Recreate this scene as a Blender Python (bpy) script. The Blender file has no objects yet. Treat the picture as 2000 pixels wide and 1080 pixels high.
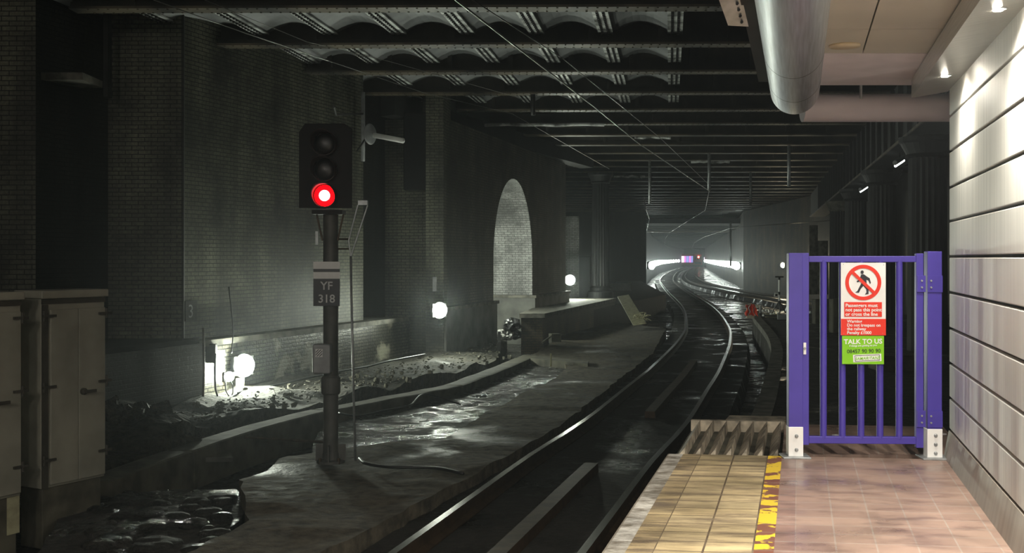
import bpy, math, random
from mathutils import Vector, noise
random.seed(7)
S = bpy.context.scene
COL = S.collection
# ------------------------------------------------------------------ camera
F, HX, HY, CZ = 2200.0, 1000.0, 505.0, 2.415
cd = bpy.data.cameras.new('camera'); cam = bpy.data.objects.new('camera', cd); COL.objects.link(cam)
cam.location = (0, 0, CZ); cam.rotation_euler = (math.pi/2, 0, 0)
cd.sensor_width = 36; cd.lens = 36*F/2000; cd.shift_y = -35/2000; cd.clip_end = 900; cd.clip_start = .05
S.camera = cam
# ------------------------------------------------------------------ view and world
S.view_settings.view_transform = 'Standard'; S.view_settings.look = 'None'
S.view_settings.exposure = 0; S.view_settings.gamma = 1
S.cycles.use_denoising = True
S.cycles.max_bounces = 5; S.cycles.diffuse_bounces = 3; S.cycles.glossy_bounces = 3
S.cycles.use_adaptive_sampling = True; S.cycles.adaptive_threshold = .02
S.cycles.sample_clamp_indirect = 3.0
W = bpy.data.worlds.new('world'); S.world = W; W.use_nodes = True
W.node_tree.nodes['Background'].inputs[0].default_value = (.72, .9, 1, 1)
W.node_tree.nodes['Background'].inputs[1].default_value = .006
# thin haze in the tunnel air
wv = W.node_tree.nodes.new('ShaderNodeVolumeScatter'); wv.inputs['Density'].default_value = .0013; wv.inputs['Anisotropy'].default_value = .75
wv.inputs['Color'].default_value = (.88, .95, 1, 1); W.node_tree.links.new(wv.outputs[0], W.node_tree.nodes['World Output'].inputs['Volume'])
S.cycles.volume_bounces = 0
def area_light(name, loc, rot, size, power, color=(1, .95, .88), sy=None, spread=math.pi):
    l = bpy.data.lights.new(name, 'AREA'); l.energy = power; l.color = color; l.size = size; l.spread = spread
    if sy: l.shape = 'RECTANGLE'; l.size_y = sy
    else: l.shape = 'DISK'
    o = bpy.data.objects.new(name, l); COL.objects.link(o); o.location = loc; o.rotation_euler = rot
    return o
TAN = 560/2200.
# strip lights in the canopy over the platform, above and behind the camera
for i, y in enumerate((-3.2, -.4, 2.4)):
    area_light('canopy_light', (.2+TAN*y, y, 3.72), (0, 0, -math.atan(TAN)), .5, (170, 140, 80)[i], (1, .965, .92), 1.5)

# added unseen fills over the tracks behind the camera, lifting the dark left side
area_light('station_fill', (-5.5, -4.5, 6.1), (math.radians(38), 0, math.radians(8)), 1.2, 290, (1, .93, .8), 3.0)
area_light('station_fill', (-1.5, -3.5, 5.6), (math.radians(30), 0, 0), 1.0, 140, (1, .95, .86), 2.0)

# ------------------------------------------------------------------ helpers
def P(px, py, Y): return Vector(((px-HX)*Y/F, Y, CZ+(HY-py)*Y/F))
def G(px, py, z=0.0):
    Y = (CZ-z)*F/(py-HY); return Vector(((px-HX)*Y/F, Y, z))
def lin(c): return tuple(((v/12.92) if v <= .04045 else ((v+.055)/1.055)**2.4) for v in c)

class MB:
    def __init__(s): s.v = []; s.f = []; s.m = []
    def add(s, vs, fs, mi=0):
        b = len(s.v); s.v += [Vector(v) for v in vs]
        for f in fs: s.f.append([b+i for i in f]); s.m.append(mi)
        return s
    def box(s, c, size, rz=0, mi=0, rx=0, ry=0):
        from mathutils import Euler
        R = Euler((rx, ry, rz)).to_matrix(); c = Vector(c); h = [a/2 for a in size]
        vs = [c+R@Vector((sx*h[0], sy*h[1], sz*h[2])) for sz in (-1, 1) for sx, sy in ((-1, -1), (1, -1), (1, 1), (-1, 1))]
        return s.add(vs, [(3, 2, 1, 0), (4, 5, 6, 7), (0, 1, 5, 4), (1, 2, 6, 5), (2, 3, 7, 6), (3, 0, 4, 7)], mi)
    def prism(s, fp, z0, z1, mi=0):
        fp = [(p[0], p[1]) for p in fp]; n = len(fp)
        ar = sum(fp[i][0]*fp[(i+1) % n][1]-fp[(i+1) % n][0]*fp[i][1] for i in range(n))
        if ar < 0: fp = fp[::-1]
        g = (lambda z, p, i: z(p) if callable(z) else z)
        vs = [(p[0], p[1], g(z0, p, 0)) for p in fp]+[(p[0], p[1], g(z1, p, 0)) for p in fp]
        fs = [tuple(range(n))[::-1], tuple(range(n, 2*n))]+[(i, (i+1) % n, n+(i+1) % n, n+i) for i in range(n)]
        return s.add(vs, fs, mi)
    def tube(s, pts, r, n=8, mi=0, caps=True, radii=None):
        pts = [Vector(p) for p in pts]; vs = []; fs = []; up = None
        for i, p in enumerate(pts):
            t = (pts[min(i+1, len(pts)-1)]-pts[max(i-1, 0)]).normalized()
            if up is None: up = Vector((0, 0, 1)) if abs(t.z) < .9 else Vector((0, 1, 0))
            a = t.cross(up).normalized(); b = a.cross(t).normalized(); up = b
            rr = radii[i] if radii else r
            for k in range(n):
                w = 2*math.pi*k/n; vs.append(p+a*math.cos(w)*rr+b*math.sin(w)*rr)
        for i in range(len(pts)-1):
            for k in range(n):
                q = (k+1) % n; fs.append((i*n+k, (i+1)*n+k, (i+1)*n+q, i*n+q))
        if caps: fs.append(tuple(range(n))); fs.append(tuple(range((len(pts)-1)*n, len(pts)*n))[::-1])
        return s.add(vs, fs, mi)
    def lathe(s, prof, c=(0, 0, 0), n=24, mi=0, flute=0, axis='z'):
        vs = []; fs = []; c = Vector(c)
        for r, z in prof:
            for k in range(n):
                w = 2*math.pi*k/n; rr = r*(1-flute*(k % 2))
                v = Vector((rr*math.cos(w), rr*math.sin(w), z))
                if axis == 'y': v = Vector((v.x, -v.z, v.y))
                vs.append(c+v)
        for i in range(len(prof)-1):
            for k in range(n):
                q = (k+1) % n; fs.append((i*n+k, i*n+q, (i+1)*n+q, (i+1)*n+k))
        fs.append(tuple(range(n))[::-1]); fs.append(tuple(range((len(prof)-1)*n, len(prof)*n)))
        return s.add(vs, fs, mi)
    def sweep(s, path, prof, mi=0, mis=None, closed=True):
        """profile (offset right, z) swept along an xy path"""
        path = [Vector((p[0], p[1], p[2] if len(p) > 2 else 0)) for p in path]; n = len(prof); vs = []; b = len(s.v)
        for i, p in enumerate(path):
            t = (path[min(i+1, len(path)-1)]-path[max(i-1, 0)]); t.z = 0; t.normalize()
            r = Vector((t.y, -t.x, 0))
            vs += [p+r*o+Vector((0, 0, z)) for o, z in prof]
        s.v += vs
        for i in range(len(path)-1):
            for k in range(n if closed else n-1):
                q = (k+1) % n
                s.f.append([b+i*n+k, b+i*n+q, b+(i+1)*n+q, b+(i+1)*n+k]); s.m.append(mis[k] if mis else mi)
        if closed:
            s.f.append([b+k for k in range(n)][::-1]); s.m.append(mi)
            s.f.append([b+(len(path)-1)*n+k for k in range(n)]); s.m.append(mi)
        return s
    def build(s, name, mats, parent=None, smooth=False, loc=None):
        me = bpy.data.meshes.new(name)
        off = Vector(loc) if loc is not None else Vector((0, 0, 0))
        me.from_pydata([tuple(v-off) for v in s.v], [], s.f)
        if not isinstance(mats, (list, tuple)): mats = [mats]
        for m in mats: me.materials.append(m)
        me.polygons.foreach_set('material_index', s.m)
        uv = me.uv_layers.new(name='UVMap'); me.update()
        for p in me.polygons:
            n = p.normal
            if abs(n.z) > .75: T = Vector((1, 0, 0)); B = Vector((0, 1, 0))
            else:
                T = Vector((-n.y, n.x, 0)); T.normalize(); B = Vector((0, 0, 1))
            for li in p.loop_indices:
                co = me.vertices[me.loops[li].vertex_index].co+off
                uv.data[li].uv = (co.dot(T), co.dot(B))
            p.use_smooth = smooth
        o = bpy.data.objects.new(name, me); COL.objects.link(o)
        if loc is not None: o.location = off
        if parent:
            o.parent = parent
            if loc is None: o.matrix_parent_inverse = parent.matrix_basis.inverted()
        return o
def autosmooth(o, ang=40):
    for p in o.data.polygons: p.use_smooth = True
    m = o.data
    import bmesh
    bm = bmesh.new(); bm.from_mesh(m)
    for e in bm.edges:
        if len(e.link_faces) == 2 and e.calc_face_angle(0) > math.radians(ang): e.smooth = False
    bm.to_mesh(m); bm.free(); return o
def bevel(o, w=.01, seg=2):
    m = o.modifiers.new('bevel', 'BEVEL'); m.width = w; m.segments = seg; m.limit_method = 'ANGLE'; return o
def tag(o, label=None, cat=None, group=None, kind=None):
    if label: o['label'] = label
    if cat: o['category'] = cat
    if group: o['group'] = group
    if kind: o['kind'] = kind
    return o
def empty(name, loc, label, cat, group=None, rz=0):
    o = bpy.data.objects.new(name, None); COL.objects.link(o); o.location = loc; o.rotation_euler = (0, 0, rz)
    o.empty_display_size = .1
    return tag(o, label, cat, group)
def struct(o): o['kind'] = 'structure'; return o
def copy_tree(o, parent=None):
    c = o.copy(); COL.objects.link(c)
    if parent: c.parent = parent
    for ch in list(o.children): copy_tree(ch, c)
    return c
def smooth_path(pts, step=1.0):
    pts = [Vector(p) for p in pts]; out = []
    ext = [2*pts[0]-pts[1]]+pts+[2*pts[-1]-pts[-2]]
    for i in range(1, len(ext)-2):
        a, b, c, d = ext[i-1:i+3]; n = max(2, int((c-b).length/step)); n = min(n, 24)
        for k in range(n):
            t = k/n
            out.append(.5*((2*b)+(c-a)*t+(2*a-5*b+4*c-d)*t*t+(3*b-a-3*c+d)*t**3))
    out.append(pts[-1]); return out
def offset_path(path, d):
    out = []
    for i, p in enumerate(path):
        t = path[min(i+1, len(path)-1)]-path[max(i-1, 0)]; t.z = 0; t.normalize()
        out.append(p+Vector((t.y, -t.x, 0))*d)
    return out
def text_mesh(name, txt, size, loc, mat, parent, align='LEFT', bold=0, shear=0, rz=0, spacing=1, depth=.0008, line=1.0):
    c = bpy.data.curves.new(name, 'FONT'); c.body = txt; c.size = size; c.align_x = align; c.offset = bold
    c.shear = shear; c.space_character = spacing; c.extrude = depth; c.space_line = line; c.resolution_u = 3
    t = bpy.data.objects.new(name+'_tmp', c); COL.objects.link(t)
    dg = bpy.context.evaluated_depsgraph_get(); me = bpy.data.meshes.new_from_object(t.evaluated_get(dg))
    bpy.data.objects.remove(t); me.materials.clear(); me.materials.append(mat)
    o = bpy.data.objects.new(name, me); COL.objects.link(o); o.parent = parent
    o.location = loc; o.rotation_euler = (math.pi/2, rz, 0)
    return o

# ------------------------------------------------------------------ materials
def new_mat(name):
    m = bpy.data.materials.new(name); m.use_nodes = True; nt = m.node_tree
    return m, nt, nt.nodes['Principled BSDF']
def N(nt, t, **k):
    n = nt.nodes.new(t)
    for a, b in k.items():
        if a.startswith('i_'): n.inputs[a[2:].replace('_', ' ')].default_value = b
        else: setattr(n, a, b)
    return n
def L(nt, a, b): nt.links.new(a, b)
def ramp(nt, fac, stops):
    r = nt.nodes.new('ShaderNodeValToRGB'); e = r.color_ramp.elements
    while len(e) < len(stops): e.new(.5)
    for i, (p, c) in enumerate(stops): e[i].position = p; e[i].color = (*c, 1) if len(c) == 3 else c
    L(nt, fac, r.inputs[0]); return r
def mix(nt, fac, a, b, bt='MIX'):
    n = nt.nodes.new('ShaderNodeMix'); n.data_type = 'RGBA'; n.blend_type = bt
    for s, v in ((n.inputs[0], fac), (n.inputs[6], a), (n.inputs[7], b)):
        if hasattr(v, 'links'): L(nt, v, s)
        elif isinstance(v, tuple): s.default_value = (*v[:3], 1)
        else: s.default_value = v
    return n.outputs[2]
def coords(nt, kind='Object', scale=None, rot=None):
    t = N(nt, 'ShaderNodeTexCoord'); o = t.outputs[kind]
    if scale or rot:
        mp = N(nt, 'ShaderNodeMapping'); L(nt, o, mp.inputs[0])
        if scale: mp.inputs[3].default_value = scale
        if rot: mp.inputs[2].default_value = rot
        o = mp.outputs[0]
    return o
def plain(name, col, rough=.6, metal=0, var=.25, nscale=6, bump=0, spec=.5, dirt=None):
    m, nt, b = new_mat(name)
    n = N(nt, 'ShaderNodeTexNoise', i_Scale=nscale, i_Detail=6.0); L(nt, coords(nt), n.inputs[0])
    c2 = dirt if dirt else tuple(v*(1-var) for v in col)
    r = ramp(nt, n.outputs[0], [(.35, c2), (.62, col)]); L(nt, r.outputs[0], b.inputs['Base Color'])
    b.inputs['Roughness'].default_value = rough; b.inputs['Metallic'].default_value = metal
    b.inputs['Specular IOR Level'].default_value = spec
    if bump:
        bp = N(nt, 'ShaderNodeBump', i_Strength=bump, i_Distance=.01); L(nt, n.outputs[0], bp.inputs['Height']); L(nt, bp.outputs[0], b.inputs['Normal'])
    return m
def emis(name, col, st):
    m, nt, b = new_mat(name); b.inputs['Base Color'].default_value = (*col, 1)
    b.inputs['Emission Color'].default_value = (*col, 1); b.inputs['Emission Strength'].default_value = st
    return m
def brick(name, c1, c2, mortar, soot=(.012, .012, .011), sootw=.5, rough=.6, bw=.23, bh=.075, ms=.008, bump=.28, stain=None):
    m, nt, b = new_mat(name); uv = coords(nt, 'UV'); ob = coords(nt)
    br = N(nt, 'ShaderNodeTexBrick', offset=.5); L(nt, uv, br.inputs[0])
    br.inputs['Color1'].default_value = (*c1, 1); br.inputs['Color2'].default_value = (*c2, 1); br.inputs['Mortar'].default_value = (*mortar, 1)
    br.inputs['Scale'].default_value = 1; br.inputs['Brick Width'].default_value = bw; br.inputs['Row Height'].default_value = bh
    br.inputs['Mortar Size'].default_value = ms; br.inputs['Mortar Smooth'].default_value = .2; br.inputs['Bias'].default_value = -.1
    n = N(nt, 'ShaderNodeTexNoise', i_Scale=.55, i_Detail=8.0, i_Roughness=.65); L(nt, ob, n.inputs[0])
    s = ramp(nt, n.outputs[0], [(sootw-.1, (.85, .85, .85)), (sootw+.12, (0, 0, 0))])
    # broad streaks running down the face
    st = N(nt, 'ShaderNodeTexNoise', i_Scale=1.0, i_Detail=5.0); L(nt, coords(nt, 'UV', (1.6, .18, 1)), st.inputs[0])
    st2 = ramp(nt, st.outputs[0], [(.38, (.35, .35, .35)), (.62, (1, 1, 1))])
    c = mix(nt, s.outputs[0], br.outputs[0], soot)
    c = mix(nt, .8, c, st2.outputs[0], 'MULTIPLY')
    n2 = N(nt, 'ShaderNodeTexNoise', i_Scale=22.0, i_Detail=4.0); L(nt, ob, n2.inputs[0])
    r2 = ramp(nt, n2.outputs[0], [(.3, (.55, .55, .55)), (.7, (1.25, 1.25, 1.25))])
    c = mix(nt, .8, c, r2.outputs[0], 'MULTIPLY')
    if stain:
        n3 = N(nt, 'ShaderNodeTexNoise', i_Scale=1.7, i_Detail=7.0); L(nt, ob, n3.inputs[0])
        r3 = ramp(nt, n3.outputs[0], [(.56, (0, 0, 0)), (.66, (1, 1, 1))]); c = mix(nt, r3.outputs[0], c, stain)
    L(nt, c, b.inputs['Base Color'])
    b.inputs['Roughness'].default_value = rough
    inv = N(nt, 'ShaderNodeMath', operation='SUBTRACT'); inv.inputs[0].default_value = 1; L(nt, br.outputs['Fac'], inv.inputs[1])
    ad = N(nt, 'ShaderNodeMath', operation='MULTIPLY_ADD'); L(nt, n2.outputs[0], ad.inputs[0]); ad.inputs[1].default_value = .7; L(nt, inv.outputs[0], ad.inputs[2])
    bp = N(nt, 'ShaderNodeBump', i_Strength=bump, i_Distance=.012); L(nt, ad.outputs[0], bp.inputs['Height']); L(nt, bp.outputs[0], b.inputs['Normal'])
    return m
def rough_ground(name, c1, c2, wet=.5, scale=.7, rdry=.85, rwet=.12, bump=.5, fine=14, bdist=.05, wetdark=.45):
    """concrete or earth with wet patches of their own shape"""
    m, nt, b = new_mat(name); ob = coords(nt)
    n = N(nt, 'ShaderNodeTexNoise', i_Scale=scale, i_Detail=9.0, i_Roughness=.62); L(nt, ob, n.inputs[0])
    f = N(nt, 'ShaderNodeTexNoise', i_Scale=float(fine), i_Detail=8.0, i_Roughness=.6); L(nt, ob, f.inputs[0])
    col = ramp(nt, f.outputs[0], [(.32, c1), (.7, c2)])
    w = ramp(nt, n.outputs[0], [(wet-.06, (1, 1, 1)), (wet+.06, (0, 0, 0))])
    dk = mix(nt, 1.0, col.outputs[0], (wetdark,)*3, 'MULTIPLY')
    c = mix(nt, w.outputs[0], col.outputs[0], dk); L(nt, c, b.inputs['Base Color'])
    r = ramp(nt, w.outputs[0], [(0, (rdry,)*3), (1, (rwet,)*3)]); L(nt, r.outputs[0], b.inputs['Roughness'])
    bp = N(nt, 'ShaderNodeBump', i_Strength=bump, i_Distance=bdist); L(nt, f.outputs[0], bp.inputs['Height']); L(nt, bp.outputs[0], b.inputs['Normal'])
    return m
def tiles(name, c1, c2, mortar, tw, th, off=0, ms=.004, dirtc=(.1, .07, .05), dirt=.45, rough=.35, phase=(0, 0), streak=(1.5, 14, 1)):
    m, nt, b = new_mat(name); t = N(nt, 'ShaderNodeTexCoord'); mp = N(nt, 'ShaderNodeMapping'); L(nt, t.outputs['UV'], mp.inputs[0])
    mp.inputs[1].default_value = (phase[0], phase[1], 0)
    br = N(nt, 'ShaderNodeTexBrick', offset=off); L(nt, mp.outputs[0], br.inputs[0])
    for k, v in (('Color1', c1), ('Color2', c2), ('Mortar', mortar)): br.inputs[k].default_value = (*v, 1)
    br.inputs['Scale'].default_value = 1; br.inputs['Brick Width'].default_value = tw; br.inputs['Row Height'].default_value = th
    br.inputs['Mortar Size'].default_value = ms; br.inputs['Mortar Smooth'].default_value = .1; br.inputs['Bias'].default_value = 0
    n = N(nt, 'ShaderNodeTexNoise', i_Scale=1.0, i_Detail=8.0, i_Roughness=.7); L(nt, coords(nt, 'UV', streak), n.inputs[0])
    r = ramp(nt, n.outputs[0], [(dirt-.1, (1, 1, 1)), (dirt+.12, (0, 0, 0))])
    c = mix(nt, r.outputs[0], br.outputs[0], dirtc)
    n2 = N(nt, 'ShaderNodeTexNoise', i_Scale=2.2, i_Detail=6.0); L(nt, coords(nt), n2.inputs[0])
    r2 = ramp(nt, n2.outputs[0], [(.3, (.72, .72, .72)), (.65, (1.1, 1.1, 1.1))]); c = mix(nt, 1.0, c, r2.outputs[0], 'MULTIPLY')
    L(nt, c, b.inputs['Base Color'])
    rr = ramp(nt, n2.outputs[0], [(.35, (rough*.6,)*3), (.7, (rough*1.5,)*3)]); L(nt, rr.outputs[0], b.inputs['Roughness'])
    inv = N(nt, 'ShaderNodeMath', operation='SUBTRACT'); inv.inputs[0].default_value = 1; L(nt, br.outputs['Fac'], inv.inputs[1])
    bp = N(nt, 'ShaderNodeBump', i_Strength=.4, i_Distance=.004); L(nt, inv.outputs[0], bp.inputs['Height']); L(nt, bp.outputs[0], b.inputs['Normal'])
    return m

M = {}
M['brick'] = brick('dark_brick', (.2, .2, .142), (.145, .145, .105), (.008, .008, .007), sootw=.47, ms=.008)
M['brick_shaded'] = brick('shaded_brick', (.028, .0275, .022), (.02, .0195, .016), (.006, .006, .006), sootw=.46, ms=.008)  # shade of walls the lamps miss put into the base colour, plus soot
M['brick_pale'] = brick('whitish_brick', (.5, .5, .48), (.34, .34, .33), (.05, .05, .048), soot=(.05, .05, .05), sootw=.52)
M['brick_wet'] = brick('wet_flaking_brick', (.22, .21, .15), (.14, .13, .1), (.01, .01, .009), sootw=.5, ms=.012, bump=.9, rough=.35, stain=(.24, .23, .18))
M['brick_warm'] = brick('brown_brick', (.16, .115, .05), (.1, .075, .035), (.02, .02, .018), sootw=.55)
M['coping'] = plain('ledge_stone', (.2, .19, .16), .8, 0, .6, 4, .6)
M['render_wall'] = plain('grey_plinth', (.12, .12, .105), .55, 0, .6, 2.2, .5)
M['soot'] = plain('soot', (.022, .022, .021), .75, 0, .5, 2, .3)
M['girder'] = plain('rusty_girder', (.03, .025, .019), .7, .0, .75, 1.4, .6, dirt=(.008, .007, .006))
M['girder_edge'] = plain('girder_flange_metal', (.13, .105, .07), .5, .0, .8, 1.3, .6, dirt=(.012, .011, .009))
M['flange'] = plain('pale_flange', (.92, .94, .92), .45, .0, .6, 3, .4, dirt=(.12, .12, .115))
M['vault'] = plain('grey_painted_vault', (.36, .37, .38), .6, 0, .4, 1.5, .3)
M['column'] = plain('black_iron', (.014, .015, .017), .6, .0, .4, 3)
M['bed'] = rough_ground('oily_trackbed', (.008, .008, .007), (.03, .027, .022), .43, .9, .7, .2, .5, 12)
M['earth'] = rough_ground('dark_earth', (.012, .012, .01), (.05, .046, .036), .4, .8, .9, .25, .9, 8, .08)
M['cess'] = rough_ground('dusty_concrete', (.03, .025, .017), (.13, .11, .076), .42, .55, .95, .45, .8, 7, .04, .3)
M['mud'] = rough_ground('wet_mud', (.006, .006, .005), (.035, .033, .028), .5, 1.1, .7, .08, 1, 9, .12, .5)
M['water'] = rough_ground('rippled_water', (.01, .01, .009), (.07, .065, .055), .5, 1.3, .85, .1, 1, 11, .12, .35)
M['bank'] = rough_ground('rubble_bank', (.008, .0075, .006), (.075, .068, .05), .36, .9, .95, .4, 1, 10, .08)
M['kerb'] = plain('kerb_concrete', (.1, .093, .067), .85, 0, .6, 3.5, .8)
M['rust'] = plain('rusty_rail', (.075, .048, .028), .5, .5, .5, 8, .2)
M['steel'] = plain('polished_steel', (.75, .73, .68), .2, 1, .12, 20)
M['darkmetal'] = plain('dark_metal', (.035, .035, .035), .45, .4, .4, 8)
M['galv'] = plain('galvanised', (.45, .47, .48), .45, .6, .3, 12)
M['cable'] = plain('black_cable', (.02, .02, .02), .5)
M['wire'] = plain('copper_wire', (.3, .29, .27), .3, 1, .2, 12)
M['pole'] = plain('painted_pole', (.09, .087, .08), .55, .1, .35, 5, .2)
M['blackpaint'] = plain('black_paint', (.004, .0036, .0045), .6, 0, .3, 8, spec=.2)
M['white'] = plain('white_enamel', (.9, .89, .87), .35, 0, .08, 9)
M['signblack'] = plain('sign_black', (.03, .03, .04), .35, 0, .2, 8)
M['letters'] = plain('sign_letters', (.62, .62, .62), .4, 0, .05, 8)
M['greybox'] = plain('grey_box', (.34, .35, .36), .5, .1, .25, 7)
M['cabinet'] = plain('cabinet_paint', (.3, .29, .235), .55, 0, .3, 2.2, .1)
M['cabinet_side'] = M['cabinet']
M['cabinet_trim'] = plain('cabinet_trim', (.05, .045, .035), .6, 0, .3, 6)
M['blue'] = plain('violet_blue_paint', lin((.29, .24, .62)), .42, 0, .12, 5, .05)
M['red'] = plain('sign_red', lin((.9, .22, .16)), .4, 0, .06, 5)
M['green'] = plain('sign_green', lin((.52, .79, .13)), .4, 0, .06, 5)
M['label_ink'] = plain('dark_ink', (.02, .03, .015), .5)
M['timber'] = plain('weathered_timber', (.6, .52, .4), .8, 0, .6, 9, .5)
M['board'] = plain('pale_board', (.4, .38, .24), .75, 0, .35, 7, .2)
M['orange'] = plain('orange_vest', lin((1, .28, .14)), .7, 0, .2, 12)
M['reflective'] = plain('reflective_tape', (.7, .7, .68), .4, 0, .1, 12)
M['rubbish'] = plain('rubbish_film', (.4, .39, .37), .5, 0, .8, 14, .3, dirt=(.03, .03, .03))
M['rubbish_dark'] = plain('rubbish_bag', (.03, .03, .032), .3, 0, .5, 14, .3)
M['far_beam'] = plain('far_beam_paint', (.3, .31, .3), .7, 0, .2, .5)
M['far_dark'] = plain('far_dark_surface', (.03, .032, .03), .9, 0, .3, .4)
M['lamp'] = emis('lamp_diffuser', (.92, 1, .84), 420)
M['lamp_far'] = emis('far_lamp_diffuser', (.88, 1, .92), 45)
M['lamp_warm'] = emis('warm_lamp_diffuser', (1, .88, .6), 600)
M['down'] = emis('downlight_lens', (1, .93, .78), 260)
M['signal_red'] = emis('red_aspect', (1, .0, .001), 9)
M['signal_core'] = emis('red_aspect_core', (1, .2, .22), 16)
M['lens_off'] = plain('unlit_lens', (.01, .01, .01), .35, 0, .1)
M['hood_in'] = plain('signal_hood', (.02, .01, .01), .5)
M['ceil_panel'] = plain('ceiling_panel', (.6, .56, .48), .45, 0, .15, 1.5)
M['pink_panel'] = plain('pinkish_panel', (.86, .78, .82), .55, 0, .1, 4)
M['down_rim'] = plain('recess_rim', (.75, .62, .42), .4, 0, .1, 4)

def brushed(name, col, rough, aniso, rot, metal=1.0, lines=(60, 60, .4)):
    m, nt, b = new_mat(name)
    n = N(nt, 'ShaderNodeTexNoise', i_Scale=1.0, i_Detail=5.0); L(nt, coords(nt, 'UV', lines), n.inputs[0])
    r = ramp(nt, n.outputs[0], [(.3, tuple(v*.72 for v in col)), (.7, col)]); L(nt, r.outputs[0], b.inputs['Base Color'])
    b.inputs['Metallic'].default_value = metal; b.inputs['Roughness'].default_value = rough
    b.inputs['Anisotropic'].default_value = aniso; b.inputs['Anisotropic Rotation'].default_value = rot
    tg = N(nt, 'ShaderNodeTangent', direction_type='UV_MAP', uv_map='UVMap'); L(nt, tg.outputs[0], b.inputs['Tangent'])
    return m
M['cladding'] = brushed('ribbed_cladding', (.85, .83, .77), .46, .9, .25, .25, (70, .5, 1))
M['cornice'] = brushed('cornice_metal', (.6, .58, .54), .3, .5, .0, .6, (3, 90, 1))
M['duct'] = brushed('brushed_duct', (.82, .86, .92), 0.36, .6, .25, .75, (2, 60, 1))
M['skirting'] = brushed('stained_skirting', (.32, .28, .24), .5, .3, 0, .2, (14, .8, 1))
M['groove'] = plain('groove_shadow_gap', (.02, .017, .015), .8)

# ------------------------------------------------------------------ track alignment
def YC(px, py): return G(px, py, 0)
C1 = [YC(*p) for p in ((950, 1080), (1053, 985), (1152, 894), (1240, 823), (1300, 760), (1342, 714), (1377, 661), (1380, 631), (1362, 598), (1325, 569), (1308, 554), (1302, 545), (1309, 535), (1323, 527), (1347, 520))]
C1 = [C1[0]+(C1[0]-C1[1])*2.4]+C1
C2 = [Vector((13.6, 8, 0)), Vector((14.8, 30, 0)), Vector((15.6, 50, 0))]+[YC(*p) for p in ((1535, 582), (1464, 571), (1422, 563), (1379, 554), (1355, 545), (1348, 536), (1352, 527), (1361, 520))]
T1 = smooth_path(C1, .8); T2 = smooth_path(C2, 1.2)
# ground
zf = -.45
g = MB().prism([(-40, -12), (70, -12), (110, 420), (-10, 420)], -.9, zf)
fl = struct(g.build('floor', M['mud']))
for nm, pth in (('floor_trackbed', T1), ('floor_trackbed_far', T2)):
    m = MB().sweep(pth, [(-1.35, -.5), (-1.25, -.17), (1.25, -.17), (1.35, -.5)])
    struct(m.build(nm, M['bed']))
RAILP = [(-.036, 0), (-.036, -.03), (-.012, -.045), (-.012, -.125), (-.07, -.15), (-.07, -.165), (.07, -.165), (.07, -.15), (.012, -.125), (.012, -.045), (.036, -.03), (.036, 0)]
RAILM = [1]*11+[0]
for pth, who, grp in ((T1, 'near curving track', 'running rails'), (T2, 'far track', 'running rails')):
    for d, sd in ((-.7525, 'outer left'), (.7525, 'outer right')):
        m = MB().sweep(offset_path(pth, d), RAILP, 1, RAILM)
        o = m.build('rail', [M['steel'], M['rust']])
        lab = {('near curving track', -.7525): 'shiny left running rail of the near track, curving past the signal',
               ('near curving track', .7525): 'right running rail of the near track, beside the platform edge',
               ('far track', -.7525): 'left running rail of the second track, further from the gate',
               ('far track', .7525): 'right running rail of the second track, beside the brown brick wall'}[(who, d)]
        tag(o, lab, 'rail', grp)
# guard beams between the rails
def sub(path, y0, y1): return [p for p in path if y0 <= p.y <= y1]
for (y0, y1, lab) in ((7, 14.6, 'long dark guard rail between the near track rails, front piece'), (17.5, 27.5, 'dark guard rail between the near track rails, further piece')):
    o = MB().sweep(offset_path(sub(T1, y0, y1), .02), [(-.09, -.2), (-.08, -.06), (.08, -.06), (.09, -.2)]).build('guard_rail', M['rust'])
    tag(o, lab, 'rail', 'guard rails in the four-foot')

# cess: raised concrete beside the near track
cess = [G(*p, 0) for p in ((560, 1100), (650, 1062), (800, 985), (940, 912), (1060, 846), (1105, 818), (1160, 775), (1225, 726), (1275, 688), (1290, 660), (1300, 640),
        (1200, 628), (1100, 652), (1040, 690), (1110, 712), (1085, 735), (960, 795), (870, 852), (700, 868), (560, 884), (520, 915), (470, 930), (485, 1008), (380, 1062), (300, 1110))]
def cess_mesh(fp, z, mat, name, sub_=.35, amp=.03, seed=0, skirt=-.5):
    """ground patch as a fine grid cut to the outline, gently uneven"""
    import bmesh
    bm = bmesh.new(); vs = [bm.verts.new((p[0], p[1], z)) for p in fp]; f = bm.faces.new(vs)
    if f.normal.z < 0: f.normal_flip()
    f.normal_update()
    if f.normal.z < 0: bmesh.ops.reverse_faces(bm, faces=[f])
    xs = [p[0] for p in fp]; ys = [p[1] for p in fp]
    x = min(xs)
    while x < max(xs):
        bmesh.ops.bisect_plane(bm, geom=bm.verts[:]+bm.edges[:]+bm.faces[:], plane_co=(x, 0, 0), plane_no=(1, 0, 0)); x += sub_
    y = min(ys)
    while y < max(ys):
        bmesh.ops.bisect_plane(bm, geom=bm.verts[:]+bm.edges[:]+bm.faces[:], plane_co=(0, y, 0), plane_no=(0, 1, 0)); y += sub_
    be = [e for e in bm.edges if e.is_boundary]
    for v in bm.verts:
        h = noise.fractal(Vector((v.co.x*.9+seed, v.co.y*.9, seed)), 1, 2, 5)
        v.co.z += h*amp
        if v.is_boundary:
            v.co.x += noise.noise(v.co*3+Vector((9, 0, 0)))*.05; v.co.y += noise.noise(v.co*3)*.08
    r = bmesh.ops.extrude_edge_only(bm, edges=be)
    for e in r['geom']:
        if isinstance(e, bmesh.types.BMVert): e.co.z = skirt
    me = bpy.data.meshes.new(name); bm.to_mesh(me); bm.free(); me.materials.append(mat)
    o = bpy.data.objects.new(name, me); COL.objects.link(o); return o
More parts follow.
